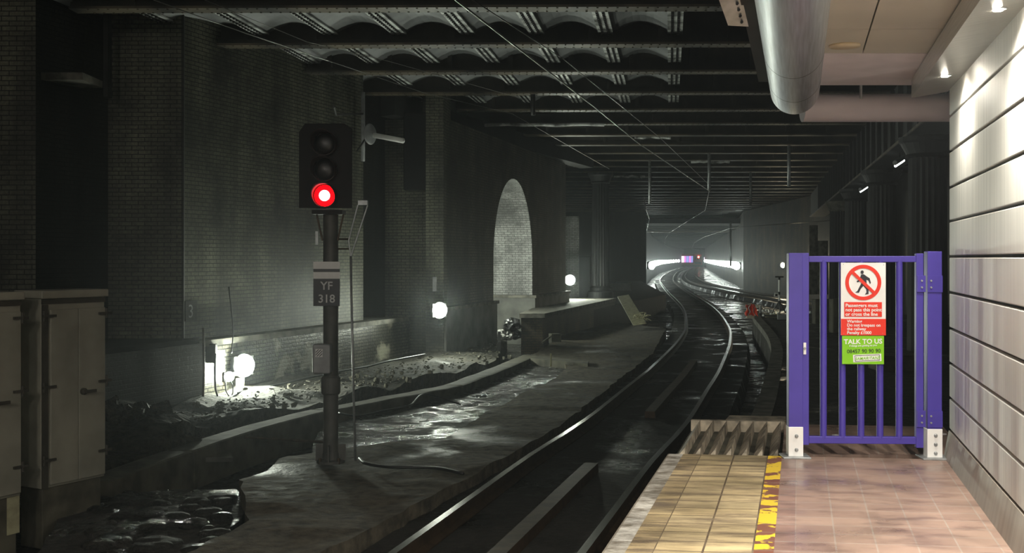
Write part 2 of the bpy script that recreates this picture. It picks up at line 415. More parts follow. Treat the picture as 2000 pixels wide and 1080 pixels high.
struct(cess_mesh(cess, -.03, M['cess'], 'floor_cess', .35, .035, 3))
mud = [G(*p, -.12) for p in ((600, 905), (700, 885), (880, 865), (990, 800), (1110, 740), (1140, 715), (1040, 692), (900, 745), (760, 790), (620, 845))]
struct(cess_mesh(mud, -.12, M['water'], 'floor_puddle', .3, .03, 8))
pl_ = [G(*p, -.17) for p in ((120, 1000), (200, 968), (330, 958), (462, 955), (478, 985), (470, 1015), (400, 1060), (320, 1110), (60, 1110))]
struct(cess_mesh(pl_, -.17, M['water'], 'floor_pool', .25, .03, 40))
# low wet lumps in the pool at bottom left
pool = MB()
for i in range(60):
    c = G(random.uniform(180, 440), random.uniform(965, 1075), -.17); r = random.uniform(.06, .22)
    pts = []
    n = 9
    prof = [(r, -.02), (r*.8, random.uniform(.01, .03)), (r*.35, random.uniform(.03, .05))]
    pool.lathe(prof, (c.x, c.y, -.175), n)
o = pool.build('wet_rubble', M['mud'], smooth=True); tag(o, 'wet rubble lying in the shallow pool beside the grey cabinets', 'rubble', kind='stuff')
# slab bridging the pit, lit end in water
o = MB().prism([G(360, 884, -.1), G(450, 884, -.1), G(455, 893, -.1), G(350, 893, -.1)], -.16, -.1).build('plank', M['steel']); tag(o, 'flat wet metal plank lying across the dark pit', 'plank')
o = MB().tube([G(460, 853, -.02), G(640, 864, -.02)], .02, 8).build('pipe', M['rust']); tag(o, 'thin pipe crossing the pit behind the signal post', 'pipe')

# bank along the foot of the left wall
bank = [G(*p, 0) for p in ((185, 905), (290, 880), (370, 838), (500, 812), (620, 786), (760, 752), (860, 728), (968, 700), (990, 660), (900, 640), (700, 660), (400, 700), (150, 770), (100, 860))]
struct(cess_mesh(bank, -.02, M['bank'], 'floor_bank', .3, .14, 21))
# rubble mound in the corner
struct(cess_mesh([G(*p, .0) for p in ((186, 880), (250, 872), (330, 868), (385, 850), (330, 815), (185, 790))], .12, M['bank'], 'floor_mound', .2, .3, 77))
mound = MB()
for i in range(70):
    t = random.random(); c = G(200+170*t+random.uniform(-20, 20), 838+30*t, 0); h = (1-t)*.42*random.uniform(.3, 1)
    r = random.uniform(.06, .2)
    n0 = len(mound.v); r *= .6
    mound.lathe([(r*.7, h-.2), (r, h), (r*.75, h+r*.5), (r*.2, h+r*.8)], (c.x+random.uniform(-.3, .1), c.y+random.uniform(-.2, .6), 0), 7)
    for v in mound.v[n0:]: v += Vector((random.uniform(-.35, .35)*r, random.uniform(-.35, .35)*r, random.uniform(-.3, .3)*r))
o = mound.build('rubble', M['bank']); tag(o, 'heap of earth and rubble in the wall corner', 'rubble', kind='stuff')
# loose stones along bank and kerb
for i in range(46):
    px = random.uniform(380, 1000); k = random.choice((0, 1))
    py = (838-(px-380)*.225) - random.uniform(2, 26) if k else (772-(px-380)*.135)+random.uniform(0, 30)
    c = G(px, py, 0.02); r = random.uniform(.025, .07)
    m = MB(); n = 7
    m.lathe([(r*.8, -.05), (r, r*.2), (r*.6, r*.75)], (0, 0, 0), n)
    for v in m.v: v += Vector((random.uniform(-.3, .3)*r, random.uniform(-.3, .3)*r, random.uniform(-.2, .2)*r))
    o = m.build('stone', M['kerb'], loc=(0, 0, 0)); o.location = c
    tag(o, 'small loose stone on the earth bank below the brick wall', 'stone', 'loose stones on the bank')

deb = MB()
for i in range(700):
    px = random.uniform(330, 980); t = (px-330)/650; base = 845-150*t
    py = base-random.uniform(-4, 34-8*t)
    c = G(px, py, .0); r = random.uniform(.006, .024)
    deb.box((c.x, c.y, random.uniform(.0, .09)), (r*random.uniform(1, 4), r*random.uniform(.6, 1.5), r), rz=random.random()*3, rx=random.uniform(-.4, .4), ry=random.uniform(-.4, .4))
o = deb.build('debris', M['kerb']); tag(o, 'broken chips and sticks strewn along the earth bank', 'debris', kind='stuff')
# concrete kerb / cable trough, in lengths
kp = [G(*p, .03) for p in ((185, 938), (350, 880), (480, 838), (625, 800), (760, 776), (885, 752), (965, 722), (1036, 693))]
segs = [(0, 1, 'mossy concrete kerb length beside the grey cabinets'), (1, 3, 'concrete kerb length below the bright wall lamp, left of the signal'), (3, 5, 'concrete kerb length just right of the signal post'), (5, 7, 'concrete kerb length ending by the brick pier with the lamp')]
for a, b_, lab in segs:
    pth = kp[a:b_+1]
    d0 = (pth[1]-pth[0]).normalized()*.03; d1 = (pth[-1]-pth[-2]).normalized()*.03
    pth = [pth[0]+d0]+pth[1:-1]+[pth[-1]-d1]
    pth = smooth_path([Vector((p.x, p.y, 0)) for p in pth], .4)
    for i, p in enumerate(pth): p.z = noise.noise(p*1.3)*.02
    o = MB().sweep(pth, [(-.2, -.46), (-.19, .02), (-.15, .03), (.15, .03), (.19, .02), (.2, -.46)]).build('kerb', M['kerb'])
    tag(o, lab, 'kerb', 'concrete kerb lengths along the drain')

# ------------------------------------------------------------------ left walls
D = .346
def LW(off, Y): return (-5.5+off+D*(Y-20.2), Y)
def dirn(off, y0, y1, back): return [LW(off, y0), LW(off, y1), LW(off-back, y1), LW(off-back, y0)]
# lower plinth with stone ledge
struct(MB().prism(dirn(0, 19.5, 28.6, 2), -.6, .84).build('wall_plinth', M['brick_wet']))
struct(MB().prism(dirn(.05, 19.62, 28.4, 2), .84, .95).build('trim_1', M['coping']))
# dark lower wall, nearer than the lamp
struct(MB().prism(dirn(.34, 9, 19.6, 3), -.6, .95).build('wall_left_low', M['brick_shaded']))
struct(MB().prism(dirn(.30, 9, 19.55, 3), .95, 1.03).build('trim_2', M['soot']))
# upper lit wall
struct(MB().prism(dirn(-.37, 20.1, 26.9, 3), .9, 7.6).build('wall_left', M['brick']))
# recess beyond
struct(MB().prism([LW(-1.0, 26.8), LW(-1.0, 31), LW(-3, 31), LW(-3, 26.8)], .9, 7.6).build('wall_recess', M['brick_shaded']))
# recess wall toward the camera and niche
struct(MB().prism([(-7.2, 20.12), LW(-1.8, 8), LW(-6, 8), (-11, 20.12)], -.5, 7.6).build('wall_left_recess', M['brick_shaded']))
struct(MB().prism([(-7.2, 20.11), (-5.86, 20.11), (-5.9, 20.5), (-8, 20.5)], .9, 7.6).build('wall_left_return', M['brick_shaded']))
m = MB().box((-7.62, 19.0, 5.42), (1.1, .9, .12)); struct(m.build('trim_3', M['coping']))
m = MB().box((-7.0, 19.5, 6.0), (.08, .2, 1.6)); struct(m.build('trim_4', M['soot']))
struct(MB().prism([(-7.19, 17.0), (-11, 17.0), (-11, 18.1), (-7.9, 18.1)], -.5, 7.6).build('wall_left_pier', M['brick']))
# pier and arched wall
def AW(s, back=0):  # along the arched wall
    q = Vector((.264, 1)).normalized(); n_ = Vector((-q.y, q.x)); p = Vector((-1.72, 28.6))+q*s+n_*back
    return p
LA = 14.75
def arched_wall():
    s1, s2, zs, zt, t = 4.6, 9.4, 2.35, 6.0, 1.6
    cx, r = (s1+s2)/2, (s2-s1)/2; arc = [(cx-r*math.cos(math.pi*k/24), zs+1.07*r*math.sin(math.pi*k/24)) for k in range(25)]
    out = [(0, -.5), (s1, -.5)]+arc+[(s2, -.5), (LA, -.5), (LA, zt), (0, zt)]
    m = MB(); n = len(out)
    for b in (0, t):
        m.v += [Vector((*AW(s, b), z)) for s, z in out]
    def face(ids, flip):
        m.f.append(ids[::-1] if flip else ids); m.m.append(0)
    # split the face into quads so that it triangulates cleanly
    for b in (0, 1):
        o = b*n; A = list(range(2, 27))
        face([o+0, o+1, o+2, o+n-1], b == 1)
        for k in range(12): 
            pass
        face([o+i for i in [2]+A[1:13]+[n-1]], b == 1)
        face([o+i for i in A[12:]+[n-2, n-1]], b == 1)
        face([o+26, o+27, o+28, o+n-2], b == 1)
    for i in range(n):
        q = (i+1) % n; m.f.append([i, i+n, q+n, q]); m.m.append(1 if 1 <= i <= 26 else 0)
    return m
aw = arched_wall(); o = aw.build('wall_arched', [M['brick'], M['brick_pale']])
import bmesh as _bm
b_ = _bm.new(); b_.from_mesh(o.data); _bm.ops.recalc_face_normals(b_, faces=b_.faces); b_.to_mesh(o.data); b_.free(); struct(o)
# plinths of the arched wall
for i, (a, b, dd) in enumerate(((-.2, 4.6, .12), (9.4, LA, .12))):
    fp = [AW(a, -dd), AW(b+(.0 if i == 0 else .1), -dd), AW(b, .3), AW(a, .3)] if i == 0 else [AW(a-.1, -dd), AW(b+.1, -dd), AW(b+.1, .5), AW(a-.1, 1.55)]
    struct(MB().prism(fp, -.5, 1.1).build('wall_arched_plinth', M['render_wall']))
    fp = [AW(a-.04, -dd-.05), AW(b+.04, -dd-.05), AW(b+.04, .3), AW(a-.04, .3)]
    if i: fp = [AW(a-.15, -dd-.05), AW(b+.14, -dd-.05), AW(b+.14, .5), AW(a-.15, 1.6)]
    struct(MB().prism(fp, 1.1, 1.19).build('trim_%d' % (5+i), M['coping']))
# pier front beside the recess
struct(MB().prism([(-2.17, 28.35), (-1.72, 28.35), (-1.6, 29.4), (-2.2, 30)], -.5, 7.4).build('wall_pier', M['brick']))
struct(MB().prism([(-2.3, 28.9), (-1.9, 28.9), (-1.9, 31), (-2.3, 31)], -.5, 7.4).build('wall_pier_back', M['brick_shaded']))
# wall behind the arched opening
struct(MB().prism([AW(-1, 4.2), AW(17, 4.2), AW(17, 5), AW(-1, 5)], -.5, 7).build('wall_behind_arch', M['brick_pale']))
# dark hanging box in the recess
o = MB().box(P(812, 297, 28.62), (.58, .5, 1.95)).build('equipment_box', M['blackpaint']); bevel(o, .02); tag(o, 'tall black equipment box high in the recess left of the pier', 'box')
# low brick wall with stone cap
def lowwall():
    q = empty('low_wall', (.6, 33.8, 0), 'low brick wall with stone cap behind the rubbish, running to the iron column', 'wall')
    fp = [(.27, 33.8), (.93, 33.8), (1.5, 36), (4.3, 47), (3.3, 50), (1.6, 44)]
    MB().prism(fp, -.5, .64).build('wall_body', M['brick_warm'], q)
    fp = [(.22, 33.72), (.98, 33.72), (1.56, 36), (4.4, 47.1), (3.3, 50.1), (1.5, 44)]
    MB().prism(fp, .64, .77).build('cap_stone', M['coping'], q)
lowwall()
# retaining side face wall by the column
struct(MB().prism([(2.2, 39), (4.4, 47.0), (8.2, 60), (11, 96), (9, 96), (3, 50)], -.5, .5).build('wall_bank_left', M['soot']))

# far end wall left of the tracks and continuing tunnel walls
struct(MB().prism([(5.0, 96), (11.45, 96), (11.9, 112), (5, 112)], -.5, 6.6).build('wall_far_left', M['brick_shaded']))
FL = [P(1262, 500, 96), P(1264, 500, 125), P(1274, 500, 160), P(1288, 500, 215), P(1308, 500, 280), P(1328, 500, 350), P(1336, 500, 380)]
FR = [Vector((18.9, 58, 0)), P(1452, 500, 98), P(1436, 500, 125), P(1412, 500, 160), P(1396, 500, 215), P(1384, 500, 280), P(1376, 500, 380)]
def ribbon(pts, th, z0, z1, nm, mat):
    m = MB().sweep([Vector((p.x, p.y, 0)) for p in pts], [(0, z0), (0, z1), (th, z1), (th, z0)]); return struct(m.build(nm, mat))
ribbon(FL, -1, -.5, 5.6, 'wall_tunnel_left', M['brick_shaded'])
ribbon(FR, 1, -.5, 6.5, 'wall_tunnel_right', M['brick_warm'])
struct(MB().box((56, 392, 3), (40, 1, 8)).build('wall_far_end', M['soot']))
# portal beam
o = MB().box(((P(1262, 0, 106).x+P(1424, 0, 106).x)/2, 106, 4.95), (8.2, .3, .13)).build('portal_beam', M['white']); tag(o, 'bright steel beam across the mouth of the far tunnel', 'beam')  # white colour stands in for the beam's lit face
# wall right of all, beyond the columns
struct(MB().prism([(11.5, -6), (19.5, 58), (24, 58), (24, -6)], -.6, 7).build('wall_right', M['brick_shaded']))
struct(MB().prism([(-12, 98), (5.2, 98), (5.2, 99), (-12, 99)], -.6, 7).build('wall_left_far', M['brick_shaded']))
struct(MB().prism([(-30, -9), (16, -9), (16, -8.5), (-30, -8.5)], -.6, 7).build('wall_back', M['brick_shaded']))
# shadowy bits: concrete block by the far wall, leaning board, grass tuft
o = MB().box((P(1211, 559, 67.5).x, 67.5, .71), (1.3, .45, .42)).build('concrete_block', M['white']); tag(o, 'pale concrete block at the foot of the far wall', 'block')
a = P(1217, 578, 42); b2 = P(1249, 633, 36.5)
o = MB().box((a+b2)/2, (.42, (a-b2).length, .04), rz=0).build('board', M['board'])
dv = (a-b2).normalized(); o.matrix_world
from mathutils import Matrix
def orient(o, c, dv, nrm):
    y = dv.normalized(); z = (nrm-y*nrm.dot(y)).normalized(); x = y.cross(z)
    R = Matrix((x, y, z)).transposed().to_4x4(); R.translation = c; o.matrix_world = R
o.data.transform(Matrix.Translation(-(a+b2)/2)); orient(o, (a+b2)/2, dv, Vector((-.1, -.9, .5)))
tag(o, 'long pale board leaning against the bank left of the near track', 'board')
tuft = MB()
for i in range(40):
    c = P(random.uniform(1236, 1262), random.uniform(615, 628), 37.2); d = Vector((random.uniform(-.2, .2), random.uniform(-.1, .1), random.uniform(-.02, .25)))
    tuft.tube([c, c+d*.6, c+d+Vector((.05, 0, -.08))], .014, 4)
tag(tuft.build('weeds', M['board']), 'clump of pale dry weeds at the end of the leaning board', 'weeds', kind='stuff')
# rubbish by the low wall
for i, (px, py, r, mt, lab) in enumerate(((978, 648, .2, 'rubbish', 'crumpled pale plastic rubbish by the arch foot'), (996, 652, .17, 'rubbish', 'torn white rubbish beside the low wall'), (1000, 632, .26, 'rubbish_dark', 'black rubbish bag heaped against the low wall'), (1008, 645, .18, 'rubbish_dark', 'small black bag next to the low wall corner'))):
    import bmesh as _b
    bm = _b.new(); _b.ops.create_icosphere(bm, subdivisions=3, radius=r)
    for v in bm.verts:
        v.co *= 1+.5*noise.noise(v.co*9+Vector((i*5, 0, 0)))+.25*noise.noise(v.co*24)
        v.co.z *= .8
    me = bpy.data.meshes.new('rubbish'); bm.to_mesh(me); bm.free(); me.materials.append(M[mt])
    o = bpy.data.objects.new('rubbish_bag' if 'bag' in lab else 'rubbish', me); COL.objects.link(o); c = G(px, py, .12); o.location = (c.x, min(c.y, 33.9), .12+.3*(py < 640)); tag(o, lab, 'rubbish')
o = MB().box(P(1084, 661, 33), (.3, .25, .28), rz=.3).build('concrete_stub', M['kerb']); tag(o, 'small square concrete stub in front of the low wall', 'block')
o = MB().box(P(1068, 663, 32.6), (.34, .06, .05), rz=.2, ry=-.6).build('offcut', M['kerb']); tag(o, 'slanting offcut leaning on the concrete stub', 'offcut')
# low concrete wall at the end of the puddle
o = MB().prism([G(1036, 703, 0), G(1148, 714, 0), G(1150, 708, 0), G(1040, 697, 0)], -.45, .04).build('drain_end_wall', M['kerb']); tag(o, 'low concrete wall across the end of the muddy drain', 'wall')
o = MB().box(P(975, 680, 29.2), (.08, .5, .7), rx=.5).build('timber_prop', M['soot']); tag(o, 'dark timber prop against the foot of the arched wall', 'timber')
o = MB().box(P(1076, 703, 26.0), (.04, .04, .3)).build('marker_peg', M['board']); tag(o, 'small pale peg standing in the muddy drain', 'peg')

# ------------------------------------------------------------------ ceiling: jack arches, strips, cross girders
ZG = 6.415
K = .14
def deck():
    m = MB(); rows = [14.5, 18, 22, 26, 30.9]
    ks = range(-4, 4)
    prof = []
    for k in ks:
        c = -5.1+1.3*k
        for j in range(9):
            t = j/8; prof.append((c+.13+(1.3-.26)*t, 6.68+.17*math.sin(math.pi*t)))
    n = len(prof)
    for Y in rows: m.v += [Vector((c+K*Y, Y, z)) for c, z in prof]
    for r in range(len(rows)-1):
        for k in range(n-1):
            a = r*n+k; m.f.append([a, a+n, a+n+1, a+1]); m.m.append(0)
    return m
top = bpy.data.objects.new('ceiling', None); COL.objects.link(top); top['kind'] = 'structure'
o = deck().build('vault', M['vault'], top, smooth=False)
struct(MB().prism([(-40, -9), (40, -9), (60, 112), (-40, 112)], 7.3, 7.6).build('ceiling_slab', M['soot']))
struct(MB().prism([(-14, 31.0), (16, 31.0), (30, 112), (-14, 112)], 6.75, 6.9).build('ceiling_far_deck', M['soot']))
struct(MB().prism([(-.5, 12), (1.0, 12), (6, 46), (4.5, 46)], 7.2, 7.35).build('ceiling_edge', M['soot']))
for k in range(-3, 5):
    c = -5.1+1.3*k
    m = MB(); pts = [(c-.14, 0), (c+.14, 0)]
    y0, y1 = 14.5, 30.9
    m.prism([(c-.14+K*y0, y0), (c+.14+K*y0, y0), (c+.14+K*y1, y1), (c-.14+K*y1, y1)], 6.64, 6.67)
    m.prism([(c-.02+K*y0, y0), (c+.02+K*y0, y0), (c+.02+K*y1, y1), (c-.02+K*y1, y1)], 6.67, 7.0)
    # angle legs and rivets
    for s in (-.055, .055):
        m.prism([(c+s-.012+K*y0, y0), (c+s+.012+K*y0, y0), (c+s+.012+K*y1, y1), (c+s-.012+K*y1, y1)], 6.625, 6.64, 1)
    y = 15.
    while y < 31:
        for s in (-.055, .055):
            m.box((c+s+K*y, y, 6.62), (.04, .05, .02), 0, 1)
        y += .14
    m.build('deck_flange', [M['flange'], M['soot']], top)
TG = .05
def girder_mesh(xl, xr, depth=.25, fw=.36, seed=0, rivets=True):
    m = MB(); z = ZG
    m.box(((xl+xr)/2, 0, z+.02), (xr-xl, fw, .04), 0, 1)
    m.box(((xl+xr)/2, 0, z+.43), (xr-xl, .04, .8), 0, 0)
    for s in (-1, 1): m.box(((xl+xr)/2, s*.06, z+.08), (xr-xl, .09, .09), 0, 0)
    x = xl+.3
    while rivets and x < min(xr, 9):
        for s in (-.13, .13): m.box((x, s, z-.006), (.03, .03, .014), 0, 1)
        x += .16
    x = xl+1.0
    while x < xr: m.box((x, -.06, z+.4), (.09, .1, .7), 0, 0); x += 1.3
    return m
GY = [18.1+3.12*i for i in range(28)]
for i, Y in enumerate([11.9, 15.0]+GY):
    xl = max(-7.5, -5.87+D*(Y-20.2)-.5) if Y < 28 else (-1.72+.264*(Y-28.6)-.3 if Y < 43 else -12)
    if Y > 43: xl = -2
    xr = 8.2 if Y < 22 else min(19, 8.6+.22*(Y-24)+4)
    if Y < 16: xr = 3.0
    m = girder_mesh(xl, xr, rivets=Y < 34)
    o = m.build('cross_girder', [M['girder'], M['girder_edge']]); o.location = (0, Y, (0 if Y < 60 else 0)); o.rotation_euler = (0, 0, -TG*.3)
    if Y < 34:
        nm = {0: 'rusty riveted cross girder just past the top of the photo', 1: 'rusty cross girder overhead, just above the top edge', 2: 'rusty cross girder along the top edge, first in front of the pale vaults', 3: 'rusty cross girder between the two brightest rows of vaults', 4: 'rusty cross girder behind the second row of pale vaults', 5: 'rusty cross girder above the signal bracket, ending at the brick pier', 6: 'dark cross girder just behind the signal bracket level'}.get(i, 'dark sooty cross girder, next beyond the top of the signal bracket')
    else: nm = 'sooty cross girder receding over the tracks toward the far tunnel'
    tag(o, nm, 'girder', 'cross girders under the deck')
# ragged lower edges: hanging conduits on a few girders
for i, (px0, px1, py, Y) in enumerate(((1180, 1290, 232, 33.9), (1290, 1375, 254, 37), (1240, 1310, 268, 37.0), (1350, 1425, 316, 43.2), (1200, 1260, 345, 49.4), (900, 1180, 244, 33.5))):
    a = P(px0, py, Y); b = P(px1, py, Y); n = 9
    pts = [a.lerp(b, k/n)+Vector((0, 0, random.uniform(-.03, .03))) for k in range(n+1)]
    o = MB().tube(pts, .05, 6).build('conduit', M['flange']); tag(o, 'pale lagged conduit hanging under the dark girders above the tracks', 'conduit', 'conduits under the girders')
# far tunnel ceiling beams
struct(MB().prism([(6, 107), (30, 107), (80, 392), (30, 392)], 5.75, 6.2).build('ceiling_far', M['far_dark']))
for i in range(26):
    Y = 112+4.2*i+i*i*.22
    c = 17.5+(Y-110)*.155; xl = c-7; xr = c+7
    o = MB().box(((xl+xr)/2, Y, 5.62), (xr-xl, .12, .1)).build('tunnel_beam', M['far_beam']); tag(o, 'thin ceiling beam inside the far tunnel above the train', 'beam', 'ceiling beams of the far tunnel')
# longitudinal girder over the columns at right
def CR(Y, off=0): return (8.85+.22*(Y-24)+off, Y)
m = MB().prism([CR(9, -.45), CR(70, -.45), CR(70, .45), CR(9, .45)], 5.0, 5.05, 0)
m.prism([CR(9, -.48), CR(70, -.48), CR(70, -.45), CR(9, -.45)], 5.0, 5.06, 1)  # pale strip paints in the lit lower edge of the girder
m.prism([CR(9, -.4), CR(70, -.4), CR(70, -.3), CR(9, -.3)], 5.05, 6.41)
Y = 10
while Y < 60:
    m.prism([CR(Y, -.5), CR(Y+.08, -.5), CR(Y+.08, -.3), CR(Y, -.3)], 5.05, 6.38); Y += 1.5
o = m.build('long_girder', [M['column'], M['girder_edge']]); tag(o, 'deep dark iron girder resting on the row of fluted columns', 'girder')
m = MB().prism([(-2.9, 27.9), (3.2, 44.2), (2.7, 44.6), (-3.3, 28.2)], 5.98, 6.5)
o = m.build('wall_girder', M['soot']); tag(o, 'dark girder seated on top of the arched brick wall', 'girder')
# fluted iron columns
def column(x, y, z0, z1, r, lab, grp):
    q = empty('iron_column', (x, y, z0), lab, 'column', grp)
    MB().lathe([(r, .5), (r*.92, z1-z0-.45)], (0, 0, 0), 40, 0, .09).build('shaft', M['column'], q, loc=(0, 0, 0))
    h = z1-z0
    MB().lathe([(r*.95, h-.45), (r*1.1, h-.42), (r*1.02, h-.36), (r*1.3, h-.14), (r*1.4, h-.1), (r*1.4, h-.002)], (0, 0, 0), 28).build('capital', M['coping' if y > 50 else 'column'], q, loc=(0, 0, 0))
    MB().lathe([(r*1.4, 0), (r*1.4, .25), (r*1.15, .32), (r*1.2, .42), (r, .5)], (0, 0, 0), 28).build('base', M['column'], q, loc=(0, 0, 0))
cols = [(24, 'fluted black iron column nearest the ribbed platform wall'), (33, 'fluted iron column seen through the right side of the gate'), (42, 'fluted iron column behind the warning sign, third along the row'), (51, 'fluted iron column with pale capital at the far end of the row')]
for Y, lab in cols: column(*CR(Y), -.45, 4.998, .42, lab, 'columns under the long girder')
column(3.71, 47.2, .77, 6.0, .38, 'fluted iron column standing on the low wall left of the tracks', None)
# cabinet and lamp beside that column
o = MB().box(P(1137, 545, 48.5), (.7, .5, 1.95)).build('equipment_cabinet', M['blackpaint']); bevel(o, .02)
o.location.z -= .0; tag(o, 'black equipment cabinet beside the left iron column', 'cabinet')

# ------------------------------------------------------------------ wall lamps
def lamp_at(loc, facing, size, mat, lab, grp='tunnel wall lamps', arm=.0):
    """bulkhead flood lamp: housing, bezel, diffuser"""
    q = empty('wall_lamp', loc, lab, 'lamp', grp, rz=facing)
    s = size
    bevel(MB().box((0, .1*s, 0), (s*.95, .25*s, s*.8)).build('housing', M['darkmetal'], q, loc=(0, 0, 0)), .02*s)
    MB().lathe([(.46*s, 0), (.44*s, .12*s), (.32*s, .28*s), (.12*s, .36*s)], (0, 0, 0), 20, axis='y').build('diffuser', mat, q, loc=(0, 0, 0), smooth=True)
    MB().lathe([(.5*s, -.02*s), (.5*s, .03*s), (.46*s, .04*s)], (0, 0, 0), 20, axis='y').build('bezel', M['darkmetal'], q, loc=(0, 0, 0))
    MB().box((0, .3*s, 0), (.14*s, .25*s, .14*s)).build('bracket', M['darkmetal'], q, loc=(0, 0, 0))
    return q
AL = math.atan(D)
lamp_at((P(436, 735, 20.8).x+.12, 20.75, P(436, 735, 20.8).z), math.radians(30), .2, M['lamp'], 'added small lamp shaping the glare lobe left of the blazing wall lamp')  # added lamp, imitates the ragged glare beside the main wall lamp
# facing 0 = toward -Y (the camera); the left wall faces +X
lamp_at((P(461, 714, 21.0).x+.14, 21.0, P(461, 714, 21.0).z), math.radians(48), .46, M['lamp'], 'blazing white wall lamp on the low brick wall left of the signal')
lamp_at(P(858, 606, 27.5), math.radians(35), .42, M['lamp'], 'blazing white lamp on the brick pier right of the signal')
struct(MB().prism([(2.2, 47.4), (2.82, 47.4), (2.82, 48.2), (2.2, 48.2)], .3, 4.2).build('wall_lamp_pier', M['brick_pale']))  # pale brick puts the lamp's light into this wall's colour
lamp_at(P(1113, 547, 46.0), math.radians(10), .45, M['lamp'], 'white lamp glaring between the arched wall and the iron column')
pa = AW(4.75, .9); lamp_at((pa.x, pa.y, 2.0), math.radians(180-15), .5, M['lamp'], 'hidden white lamp on the near side of the arched opening')
lamp_at(P(1541, 518, 75)+Vector((-.4, 0, 0)), math.radians(-70), .35, M['lamp_warm'], 'small warm lamp on the brown brick wall beside the gate post')
def along(pts, Y):
    for a, b in zip(pts, pts[1:]):
        if a.y <= Y <= b.y: return a.lerp(b, (Y-a.y)/(b.y-a.y))
    return pts[-1]
for i in range(20):
    Y = 108*(1.06**i)
    if Y > 345: break
    p = along(FL, Y); lamp_at((p.x+.45, Y, 1.75), math.radians(35), .85, M['lamp_far'], 'white lamp in the glaring row along the far tunnel left wall', 'far tunnel lamps, left wall')
    Y2 = 103*(1.06**i)
    if Y2 > 345: continue
    p = along(FR, Y2); lamp_at((p.x-.45, Y2, 1.75), math.radians(-35), .8, M['lamp_far'], 'white lamp in the glaring row along the far tunnel right wall', 'far tunnel lamps, right wall')

# cables round the bright lamp
def cable(pts, r, lab, mat='cable', nm='cable'):
    o = MB().tube(smooth_path(pts, .08), r, 6).build(nm, M[mat], smooth=True); return tag(o, lab, 'cable' if nm == 'cable' else nm)
def W_(px, py, Y): return P(px, py, Y)
cable([W_(447, 560, 20.9), W_(455, 640, 20.9), W_(452, 690, 20.7)], .012, 'thin cable dropping to the bright wall lamp')
cable([W_(420, 690, 20.0), W_(421, 760, 20.0), W_(432, 780, 20.0), W_(452, 776, 20.1), W_(462, 768, 20.3)], .02, 'black cable looping below the bright wall lamp')
cable([W_(440, 740, 20.4), W_(442, 765, 20.3), W_(452, 775, 20.3), W_(455, 755, 20.4), W_(447, 740, 20.4)], .012, 'small coil of cable under the bright wall lamp')
cable([W_(462, 768, 20.3), W_(490, 758, 20.8), W_(540, 752, 21.4), W_(600, 738, 22.4), W_(680, 722, 23.7), W_(720, 715, 24.4), W_(760, 705, 25.1), W_(830, 692, 26.6)], .022, 'cable sagging along the foot of the ledge wall')
cable([W_(397, 640, 19.4), W_(398, 720, 19.4), W_(396, 800, 19.4)], .02, 'vertical conduit on the corner by the bright wall lamp', 'rust')
o = MB().box(P(412, 690, 20.3), (.2, .15, .34)).build('junction_box', M['darkmetal']); bevel(o, .01); tag(o, 'dark junction box left of the bright wall lamp', 'box')
o = MB().box(P(469, 757, 20.9), (.13, .12, .34)).build('post_stub', M['board']); tag(o, 'yellowish wooden stub under the bright wall lamp', 'post')
cable([G(702, 895, 0), G(715, 905, .02), G(760, 912, .02), G(850, 914, .02), G(905, 925, .02)], .018, 'black cable lying on the concrete beside the signal post')
cable([G(660, 806, .02), G(700, 812, .02), G(760, 800, .05), G(800, 792, .1), G(830, 770, .1), G(900, 790, -.1)], .016, 'thin cable trailing over the kerb right of the signal')
o = MB().box(P(849, 555, 28.33), (.1, .06, .36)).build('conduit_box', M['galv']); tag(o, 'pale narrow box above the pier lamp', 'box')
wa = math.atan2(1, D); qx, qy = LW(-.355, 20.35)
o = MB().box((0, 0, 0), (.36, .02, .36)).build('number_plate', M['brick_shaded']); o.location = (qx, qy, 1.47); o.rotation_euler = (0, 0, wa)
tag(o, 'faint grey plate with the number 3 on the brick wall corner', 'sign')
text_mesh('lettering', '3', .34, (-.1, -.012, -.12), M['greybox'], o)

# ------------------------------------------------------------------ signal
SB = G(645, 903, -.02); SY = SB.y
def S_(px, py, dy=0): v = P(px, py, SY); return v-SB+Vector((0, dy, 0))
sig = empty('railway_signal', SB, 'colour light signal on a grey post showing a single red light', 'signal')
pole = MB().lathe([(.09, .0), (.09, S_(0, 418).z)], (S_(646, 0).x, 0, 0), 24).build('post', M['pole'], sig, loc=(0, 0, 0)); autosmooth(pole)
fl_ = MB().lathe([(.17, 0), (.17, .03), (.1, .04), (.095, .12)], (S_(646, 0).x, 0, 0), 24).box((S_(646, 0).x, 0, .12), (.36, .015, .2)).box((S_(646, 0).x, 0, .12), (.015, .36, .2)).build('base_flange', M['pole'], sig, loc=(0, 0, 0))
for sx in (-1, 1):
    for sy in (-1, 1): MB().lathe([(.018, 0), (.018, .07)], (S_(646, 0).x+sx*.11, sy*.11, 0), 6).build('anchor_bolt', M['rust'], sig, loc=(0, 0, 0))
col_ = MB().lathe([(.1, 0), (.115, .02), (.115, .2), (.1, .22)], (S_(646, 0).x, 0, S_(0, 770).z), 20).build('collar', M['pole'], sig, loc=(0, 0, 0))
